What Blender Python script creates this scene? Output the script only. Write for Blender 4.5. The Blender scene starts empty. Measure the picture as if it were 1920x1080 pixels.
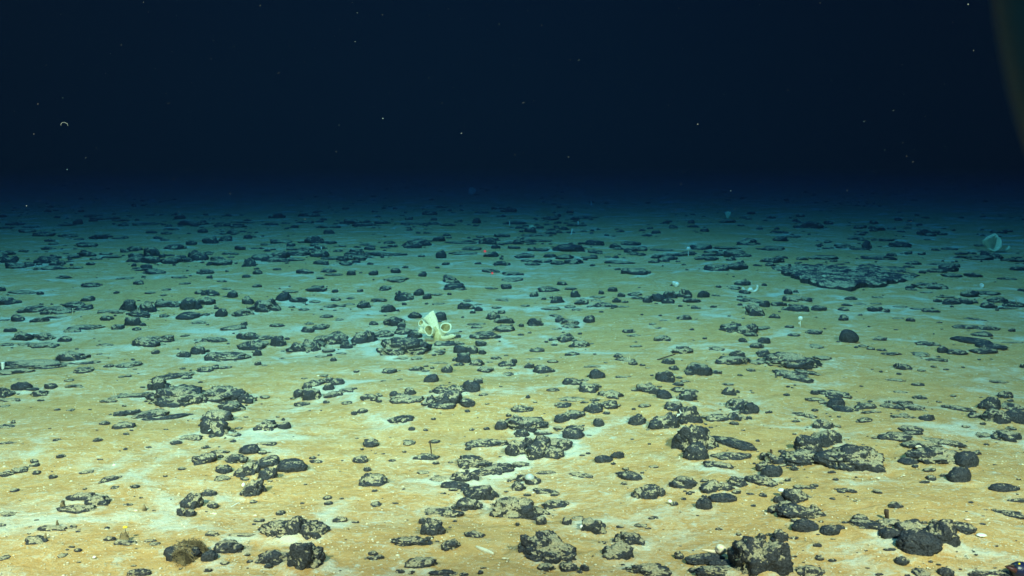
import bpy, bmesh, math, random
import numpy as np
from mathutils import Vector, Matrix

random.seed(7)
RNG = np.random.default_rng(7)
S = bpy.context.scene
COL = S.collection

# ------------------------------------------------------------------ camera
F = 1663.0                        # focal length in pixels of a 1920 wide frame
PITCH = math.radians(8.2)
CAM_H = 1.2
cam_data = bpy.data.cameras.new('camera')
cam_data.sensor_width = 36.0
cam_data.lens = F / 1920 * 36.0
cam_data.clip_start = 0.02
cam_data.clip_end = 500
cam_data.dof.use_dof = True
cam_data.dof.focus_distance = 4.6
cam_data.dof.aperture_fstop = 9.0
cam = bpy.data.objects.new('camera', cam_data)
cam.location = (0, 0, CAM_H)
cam.rotation_euler = (math.radians(90) - PITCH, 0, 0)
COL.objects.link(cam)
S.camera = cam

# ------------------------------------------------------------------ world: the dim blue of the deep water
W = bpy.data.worlds.new('World')
S.world = W
W.use_nodes = True
bg = W.node_tree.nodes['Background']
WN = W.node_tree
_tc = WN.nodes.new('ShaderNodeTexCoord')
_sp = WN.nodes.new('ShaderNodeSeparateXYZ')
WN.links.new(_tc.outputs['Generated'], _sp.inputs[0])
_mr = WN.nodes.new('ShaderNodeMapRange')
_mr.interpolation_type = 'SMOOTHSTEP'
WN.links.new(_sp.outputs['Z'], _mr.inputs['Value'])
for _k, _v in (('From Min', 0.20), ('From Max', 0.55), ('To Min', 0.04), ('To Max', 1.0)):
    _mr.inputs[_k].default_value = _v
WN.links.new(_mr.outputs['Result'], bg.inputs['Strength'])
bg.inputs['Color'].default_value = (0.11, 0.46, 0.64, 1)

# ------------------------------------------------------------------ lamps of the dive vehicle (the only light down here)
def lamp(name, loc, target, power, color, radius, size_deg, blend):
    d = bpy.data.lights.new(name, 'SPOT')
    d.energy = power
    d.color = color
    d.shadow_soft_size = radius
    d.spot_size = math.radians(size_deg)
    d.spot_blend = blend
    o = bpy.data.objects.new(name, d)
    o.location = loc
    v = Vector(target) - Vector(loc)
    o.rotation_euler = v.to_track_quat('-Z', 'Y').to_euler()
    COL.objects.link(o)
    return o

lamp('overhead_flood_lamp', (-1.1, 7.6, 10.0), (-1.1, 14.0, 0), 8300, (0.93, 0.93, 0.69), 0.35, 150, 0.7)
lamp('vehicle_port_lamp', (-1.9, -0.3, 3.0), (-1.5, 6.6, 0), 4600, (1.0, 0.72, 0.42), 0.12, 75, 1.0)
lamp('vehicle_starboard_lamp', (1.9, -0.3, 3.0), (0.8, 6.6, 0), 3700, (1.0, 0.72, 0.42), 0.12, 75, 1.0)

# ------------------------------------------------------------------ exposure and render settings
S.view_settings.view_transform = 'Standard'
S.view_settings.look = 'None'
S.view_settings.exposure = 0.12
S.view_settings.gamma = 1.0
cy = S.cycles
cy.max_bounces = 4
cy.diffuse_bounces = 2
cy.glossy_bounces = 2
cy.transmission_bounces = 4
cy.volume_bounces = 0
cy.transparent_max_bounces = 6
cy.caustics_reflective = False
cy.caustics_refractive = False
try:
    cy.use_denoising = True
    cy.denoiser = 'OPENIMAGEDENOISE'
except Exception:
    pass

# ------------------------------------------------------------------ numeric noise
def _hash(ix, iy, iz, seed):
    h = (ix * 374761393 + iy * 668265263 + iz * 2147483647 + seed * 974711) & 0xFFFFFFFF
    h = ((h ^ (h >> 13)) * 1274126177) & 0xFFFFFFFF
    h = (h ^ (h >> 16)) & 0xFFFFFFFF
    return h.astype(np.float64) / 4294967295.0 * 2 - 1

def vnoise(p, seed=0):
    """smooth value noise in -1..1 at points p (n,3)"""
    p = np.asarray(p, float)
    i = np.floor(p).astype(np.int64)
    f = p - i
    u = f * f * f * (f * (f * 6 - 15) + 10)
    out = 0
    for dx in (0, 1):
        wx = u[:, 0] if dx else 1 - u[:, 0]
        for dy in (0, 1):
            wy = u[:, 1] if dy else 1 - u[:, 1]
            for dz in (0, 1):
                wz = u[:, 2] if dz else 1 - u[:, 2]
                out = out + wx * wy * wz * _hash(i[:, 0] + dx, i[:, 1] + dy, i[:, 2] + dz, seed)
    return out

def fbm(p, octv, seed=0, gain=0.5):
    a, s, t = 1.0, 0.0, 0.0
    p = np.array(p, float)
    for k in range(octv):
        s = s + a * vnoise(p, seed + k * 17)
        t += a
        a *= gain
        p = p * 2.03 + 11.7
    return s / t

def ground_z(x, y):
    x = np.atleast_1d(np.asarray(x, float)); y = np.atleast_1d(np.asarray(y, float))
    z0 = np.zeros_like(x)
    far = 9.0 / (9.0 + np.maximum(y, 0))
    P = lambda s, sy=1.0: np.stack([x / s, y / (s * sy), z0], 1)
    z = 0.050 * vnoise(P(1.5), 3) + 0.030 * vnoise(P(0.62), 5)
    z = z * far
    near = 4.0 / (4.0 + np.maximum(y, 0) ** 1.3 * 0.6)
    z = z + near * (0.012 * vnoise(P(0.24), 8) + 0.006 * vnoise(P(0.10), 9))
    return z

def gz(x, y):
    return float(ground_z(x, y)[0])

CP, SP = math.cos(PITCH), math.sin(PITCH)
def ray(X, Y):
    dx = (X - 960) / F
    dy = (540 - Y) / F
    return Vector((dx, CP + dy * SP, -SP + dy * CP))

def on_ground(X, Y):
    r = ray(X, max(Y, 312))
    z = 0.0
    for _ in range(8):
        t = (CAM_H - z) / -r.z
        z = 0.5 * z + 0.5 * gz(r.x * t, r.y * t)
    return Vector((r.x * t, r.y * t, gz(r.x * t, r.y * t))), t

def at_depth(X, Y, d):
    r = ray(X, Y)
    t = d / r.y
    return Vector((r.x * t, d, CAM_H + r.z * t))

# ------------------------------------------------------------------ mesh helpers
def link_mesh(name, verts, faces, mat=None, parent=None, smooth=True, attrs=None):
    me = bpy.data.meshes.new(name)
    me.from_pydata([tuple(v) for v in verts], [], [tuple(f) for f in faces])
    if smooth:
        me.polygons.foreach_set('use_smooth', [True] * len(me.polygons))
    for k, a in (attrs or {}).items():
        at = me.attributes.new(k, 'FLOAT', 'POINT')
        at.data.foreach_set('value', np.asarray(a, np.float32))
    if mat:
        me.materials.append(mat)
    me.update()
    o = bpy.data.objects.new(name, me)
    COL.objects.link(o)
    if parent:
        o.parent = parent
    return o

def tag(o, label, cat, group=None, kind=None):
    if label: o['label'] = label
    if cat: o['category'] = cat
    if group: o['group'] = group
    if kind: o['kind'] = kind
    return o

def empty(name, loc, rz=0.0):
    o = bpy.data.objects.new(name, None)
    o.location = loc
    o.rotation_euler = (0, 0, rz)
    o.empty_display_size = 0.05
    COL.objects.link(o)
    return o

_ICO = {}
def ico(n):
    if n not in _ICO:
        b = bmesh.new()
        bmesh.ops.create_icosphere(b, subdivisions=n, radius=1.0)
        _ICO[n] = (np.array([v.co[:] for v in b.verts]), np.array([[v.index for v in f.verts] for f in b.faces]))
        b.free()
    return _ICO[n]

# ------------------------------------------------------------------ materials
def new_mat(name):
    m = bpy.data.materials.new(name)
    m.use_nodes = True
    nt = m.node_tree
    return m, nt, nt.nodes['Principled BSDF']

def node(nt, t, **kw):
    n = nt.nodes.new(t)
    for k, v in kw.items():
        if k.startswith('_'):
            n.inputs[k[1:].replace('_', ' ')].default_value = v
        else:
            setattr(n, k, v)
    return n

def noise(nt, scale, detail=4, rough=0.55, vec=None, dist=0.0):
    n = node(nt, 'ShaderNodeTexNoise')
    n.inputs['Scale'].default_value = scale
    n.inputs['Detail'].default_value = detail
    n.inputs['Roughness'].default_value = rough
    n.inputs['Distortion'].default_value = dist
    if vec is not None:
        nt.links.new(vec, n.inputs['Vector'])
    return n.outputs['Fac']

def math_n(nt, op, a, b=None, c=None, clamp=False):
    n = node(nt, 'ShaderNodeMath', operation=op, use_clamp=clamp)
    for i, v in enumerate((a, b, c)):
        if v is None: continue
        if isinstance(v, (int, float)): n.inputs[i].default_value = v
        else: nt.links.new(v, n.inputs[i])
    return n.outputs[0]

def remap(nt, v, a, b, lo=0.0, hi=1.0):
    n = node(nt, 'ShaderNodeMapRange', interpolation_type='SMOOTHSTEP')
    nt.links.new(v, n.inputs['Value'])
    for k, x in (('From Min', a), ('From Max', b), ('To Min', lo), ('To Max', hi)):
        n.inputs[k].default_value = x
    return n.outputs['Result']

def mix(nt, f, a, b):
    n = node(nt, 'ShaderNodeMix', data_type='RGBA')
    ins = [i for i in n.inputs if i.enabled]
    for i, v in zip((0, 1, 2), (f, a, b)):
        if isinstance(v, (int, float)): ins[i].default_value = v
        elif isinstance(v, tuple): ins[i].default_value = (*v, 1)
        else: nt.links.new(v, ins[i])
    return [o for o in n.outputs if o.enabled][0]

SAND = (0.54, 0.345, 0.130)
SAND2 = (0.46, 0.272, 0.095)
PALE = (0.56, 0.57, 0.45)
DUST = (0.40, 0.335, 0.19)

def seabed_material():
    m, nt, p = new_mat('sediment')
    geo = node(nt, 'ShaderNodeNewGeometry').outputs['Position']
    mp = node(nt, 'ShaderNodeMapping')
    nt.links.new(geo, mp.inputs['Vector'])
    mp.inputs['Scale'].default_value = (1.0, 1.35, 1.0)
    v = mp.outputs['Vector']
    att = node(nt, 'ShaderNodeAttribute', attribute_name='hollow').outputs['Fac']
    n1 = noise(nt, 1.6, 6, 0.62, v, 0.6)
    n2 = noise(nt, 9.0, 5, 0.70, v, 0.3)
    n3 = noise(nt, 48.0, 4, 0.75, v)
    n4 = noise(nt, 190.0, 3, 0.7, v)
    wob = node(nt, 'ShaderNodeVectorMath', operation='MULTIPLY_ADD')
    wt = node(nt, 'ShaderNodeTexNoise')
    wt.inputs['Scale'].default_value = 2.3
    wt.inputs['Detail'].default_value = 4
    nt.links.new(v, wt.inputs['Vector'])
    nt.links.new(wt.outputs['Color'], wob.inputs[0])
    wob.inputs[1].default_value = (0.9, 0.9, 0.0)
    nt.links.new(v, wob.inputs[2])
    vor = node(nt, 'ShaderNodeTexVoronoi', feature='DISTANCE_TO_EDGE', voronoi_dimensions='2D')
    vor.inputs['Scale'].default_value = 1.25
    nt.links.new(wob.outputs[0], vor.inputs['Vector'])
    vein = remap(nt, vor.outputs['Distance'], 0.13, 0.0)
    vein = math_n(nt, 'MULTIPLY', vein, remap(nt, n1, 0.40, 0.62))
    base = mix(nt, remap(nt, n2, 0.36, 0.64), SAND2, SAND)
    base = mix(nt, math_n(nt, 'MULTIPLY', remap(nt, n3, 0.48, 0.70), 0.60), base, (0.58, 0.46, 0.24))
    n5 = noise(nt, 24.0, 3, 0.75, v, 0.8)
    base = mix(nt, math_n(nt, 'MULTIPLY', remap(nt, n5, 0.56, 0.68), remap(nt, n1, 0.35, 0.60, 0.25, 0.85)), base, PALE)
    base = mix(nt, math_n(nt, 'MULTIPLY', remap(nt, n4, 0.54, 0.74), 0.55), base, PALE)
    base = mix(nt, math_n(nt, 'MULTIPLY', remap(nt, n4, 0.44, 0.26), 0.45), base, (0.20, 0.135, 0.06))
    a = math_n(nt, 'ADD', math_n(nt, 'MULTIPLY', n1, 0.72), math_n(nt, 'MULTIPLY', n2, 0.62))
    a = math_n(nt, 'ADD', a, math_n(nt, 'MULTIPLY', n3, 0.66))
    a = math_n(nt, 'ADD', a, math_n(nt, 'MULTIPLY', n4, 0.22))
    a = math_n(nt, 'ADD', a, math_n(nt, 'MULTIPLY', att, 0.12))
    a = math_n(nt, 'ADD', a, math_n(nt, 'MULTIPLY', vein, 0.28))
    pale = remap(nt, a, 1.03, 1.54)
    col = mix(nt, math_n(nt, 'MULTIPLY', pale, 0.88), base, PALE)
    nt.links.new(col, p.inputs['Base Color'])
    p.inputs['Roughness'].default_value = 0.95
    p.inputs['Specular IOR Level'].default_value = 0.1
    h = math_n(nt, 'ADD', math_n(nt, 'MULTIPLY', n2, 1.0), math_n(nt, 'MULTIPLY', n3, 0.35))
    h = math_n(nt, 'ADD', h, math_n(nt, 'MULTIPLY', n4, 0.12))
    b = node(nt, 'ShaderNodeBump')
    b.inputs['Strength'].default_value = 0.75
    b.inputs['Distance'].default_value = 0.022
    nt.links.new(h, b.inputs['Height'])
    nt.links.new(b.outputs['Normal'], p.inputs['Normal'])
    return m

def rock_material(name, thr, noise_w, hollow_w, nscale=52.0):
    """black mineral crust with sediment lying on what faces up and in the hollows"""
    m, nt, p = new_mat(name)
    g = node(nt, 'ShaderNodeNewGeometry')
    pos = g.outputs['Position']
    sep = node(nt, 'ShaderNodeSeparateXYZ')
    nt.links.new(g.outputs['Normal'], sep.inputs[0])
    att = node(nt, 'ShaderNodeAttribute', attribute_name='hollow').outputs['Fac']
    n1 = noise(nt, nscale, 3, 0.55, pos, 0.9)
    n2 = noise(nt, nscale * 3.2, 3, 0.6, pos)
    n3 = noise(nt, 11.0, 2, 0.5, pos)
    a = math_n(nt, 'MULTIPLY', sep.outputs['Z'], 0.9)
    a = math_n(nt, 'ADD', a, math_n(nt, 'MULTIPLY', math_n(nt, 'SUBTRACT', n1, 0.5), noise_w))
    a = math_n(nt, 'ADD', a, math_n(nt, 'MULTIPLY', math_n(nt, 'SUBTRACT', n2, 0.5), noise_w * 0.50))
    a = math_n(nt, 'ADD', a, math_n(nt, 'MULTIPLY', math_n(nt, 'SUBTRACT', n3, 0.5), 0.6))
    a = math_n(nt, 'ADD', a, math_n(nt, 'MULTIPLY', att, hollow_w))
    mask = remap(nt, a, thr - 0.13, thr + 0.20)
    black = mix(nt, remap(nt, n2, 0.35, 0.7), (0.016, 0.019, 0.026), (0.055, 0.06, 0.07))
    dust = mix(nt, remap(nt, n2, 0.3, 0.7), (0.26, 0.22, 0.13), (0.50, 0.44, 0.28))
    nt.links.new(mix(nt, math_n(nt, 'MULTIPLY', mask, 0.90), black, dust), p.inputs['Base Color'])
    nt.links.new(remap(nt, mask, 0, 1, 0.52, 0.95), p.inputs['Roughness'])
    p.inputs['Specular IOR Level'].default_value = 0.3
    h = math_n(nt, 'ADD', math_n(nt, 'MULTIPLY', n1, 0.8), math_n(nt, 'MULTIPLY', n2, 0.5))
    b = node(nt, 'ShaderNodeBump')
    b.inputs['Strength'].default_value = 0.8
    b.inputs['Distance'].default_value = 0.014
    nt.links.new(h, b.inputs['Height'])
    nt.links.new(b.outputs['Normal'], p.inputs['Normal'])
    return m

def plain_material(name, col, col2=None, scale=60.0, rough=0.7, sss=0.0, emit=None, trans=0.0):
    m, nt, p = new_mat(name)
    if col2:
        pos = node(nt, 'ShaderNodeNewGeometry').outputs['Position']
        n = noise(nt, scale, 4, 0.6, pos)
        nt.links.new(mix(nt, remap(nt, n, 0.35, 0.65), col, col2), p.inputs['Base Color'])
        b = node(nt, 'ShaderNodeBump')
        b.inputs['Strength'].default_value = 0.4
        b.inputs['Distance'].default_value = 0.004
        nt.links.new(n, b.inputs['Height'])
        nt.links.new(b.outputs['Normal'], p.inputs['Normal'])
    else:
        p.inputs['Base Color'].default_value = (*col, 1)
    p.inputs['Roughness'].default_value = rough
    if trans:
        p.inputs['Alpha'].default_value = 1 - trans
    if emit:
        p.inputs['Emission Color'].default_value = (*emit[0], 1)
        p.inputs['Emission Strength'].default_value = emit[1]
    return m

M_SAND = seabed_material()
M_ROCK = {
    'r': rock_material('bare_black_mineral', 0.98, 1.2, 0.25),
    'd': rock_material('dusted_black_mineral', 0.76, 1.9, 0.45),
    'm': rock_material('mottled_black_mineral', 0.62, 2.3, 0.6),
    'f': rock_material('buried_black_mineral', 0.56, 1.5, 0.6),
    'b': rock_material('clean_black_mineral', 1.25, 0.5, 0.1),
}
M_SPONGE = plain_material('cream_sponge_tissue', (0.66, 0.62, 0.42), (0.78, 0.76, 0.56), 70, 0.75)
M_SPONGE_IN = plain_material('shaded_sponge_lining', (0.34, 0.28, 0.12), (0.44, 0.37, 0.18), 70, 0.8)  # cup insides coloured darker: the shade inside is painted in
M_GLASS = plain_material('glass_sponge_tissue', (0.62, 0.64, 0.42), (0.76, 0.78, 0.54), 30, 0.6, trans=0.25)
M_WHITE = plain_material('white_living_tissue', (0.82, 0.82, 0.74), (0.70, 0.72, 0.64), 120, 0.5)
M_PINK = plain_material('pale_peach_tissue', (0.78, 0.66, 0.44), (0.66, 0.50, 0.38), 60, 0.55)
M_SHELL = plain_material('blue_white_shell', (0.62, 0.70, 0.74), (0.78, 0.80, 0.80), 90, 0.4)
M_BROWN = plain_material('brown_bushy_tissue', (0.06, 0.045, 0.025), (0.27, 0.21, 0.11), 35, 0.95)
M_STALK = plain_material('dark_stalk_tissue', (0.035, 0.022, 0.016), (0.07, 0.045, 0.03), 90, 0.8)
M_HYDROID = plain_material('pale_filament_tissue', (0.42, 0.40, 0.27), (0.55, 0.52, 0.38), 90, 0.8)
M_YELLOW = plain_material('yellow_living_tissue', (0.85, 0.68, 0.02), None, rough=0.5)
M_BLUE = plain_material('dark_blue_skin', (0.008, 0.012, 0.06), (0.012, 0.018, 0.03), 40, 0.35)
M_RED = plain_material('dull_red_skin', (0.09, 0.03, 0.03), (0.05, 0.015, 0.02), 60, 0.5)
M_LASER = plain_material('red_laser_light', (0.5, 0.01, 0.01), None, emit=((1.0, 0.05, 0.04), 2.2))
M_GREY = plain_material('grey_vehicle_paint', (0.24, 0.17, 0.10), None, rough=0.7)
M_SNOW = plain_material('drifting_flake', (0.20, 0.21, 0.21), None, rough=0.9)

# ------------------------------------------------------------------ seabed
def build_seabed():
    d = np.concatenate([np.linspace(-6, 1.6, 30)[:-1], np.geomspace(1.6, 11, 430)[:-1], np.geomspace(11, 140, 170)])
    u = np.linspace(-1, 1, 560)
    u = np.sign(u) * (0.75 * np.abs(u) + 0.25 * np.abs(u) ** 3)
    half = 2.6 + 0.80 * np.maximum(d, 0)
    Xg = u[None, :] * half[:, None]
    Yg = np.repeat(d[:, None], len(u), 1)
    x = Xg.ravel(); y = Yg.ravel()
    z = ground_z(x, y)
    hol = np.clip(-z / 0.05, -1, 1)
    Zg = z.reshape(Xg.shape); Hg = hol.reshape(Xg.shape)
    for (cx, cyy, a, b, rot, c) in LUMPS:
        R = 2.6 * max(a, b)
        r0, r1 = np.searchsorted(d, (cyy - R, cyy + R))
        if r1 <= r0: continue
        xx = Xg[r0:r1] - cx; yy = Yg[r0:r1] - cyy
        e0 = (xx * math.cos(rot) + yy * math.sin(rot)) / (a + 0.012)
        e1 = (-xx * math.sin(rot) + yy * math.cos(rot)) / (b + 0.012)
        q = np.sqrt(e0 * e0 + e1 * e1)
        Zg[r0:r1] += min(0.014, 0.16 * c) * (np.exp(-(q / 1.15) ** 4) - 0.45 * np.exp(-((q - 1.55) / 0.28) ** 2))
        Hg[r0:r1] += 1.1 * np.exp(-((q - 1.12) / 0.16) ** 2)
    z = Zg.ravel(); hol = np.clip(Hg.ravel(), -1, 2)
    nx, ny = len(u), len(d)
    idx = np.arange(nx * ny).reshape(ny, nx)
    q = np.stack([idx[:-1, :-1], idx[:-1, 1:], idx[1:, 1:], idx[1:, :-1]], -1).reshape(-1, 4)
    me = bpy.data.meshes.new('seabed')
    me.vertices.add(len(x))
    me.vertices.foreach_set('co', np.stack([x, y, z], 1).ravel())
    me.loops.add(q.size)
    me.loops.foreach_set('vertex_index', q.ravel())
    me.polygons.add(len(q))
    me.polygons.foreach_set('loop_start', np.arange(0, q.size, 4))
    me.polygons.foreach_set('loop_total', np.full(len(q), 4))
    me.polygons.foreach_set('use_smooth', np.ones(len(q), bool))
    at = me.attributes.new('hollow', 'FLOAT', 'POINT')
    at.data.foreach_set('value', hol.astype(np.float32))
    me.update(calc_edges=True)
    me.materials.append(M_SAND)
    o = bpy.data.objects.new('seabed', me)
    COL.objects.link(o)
    tag(o, 'ochre sandy seabed with pale wandering patches', 'seabed', kind='structure')

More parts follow.
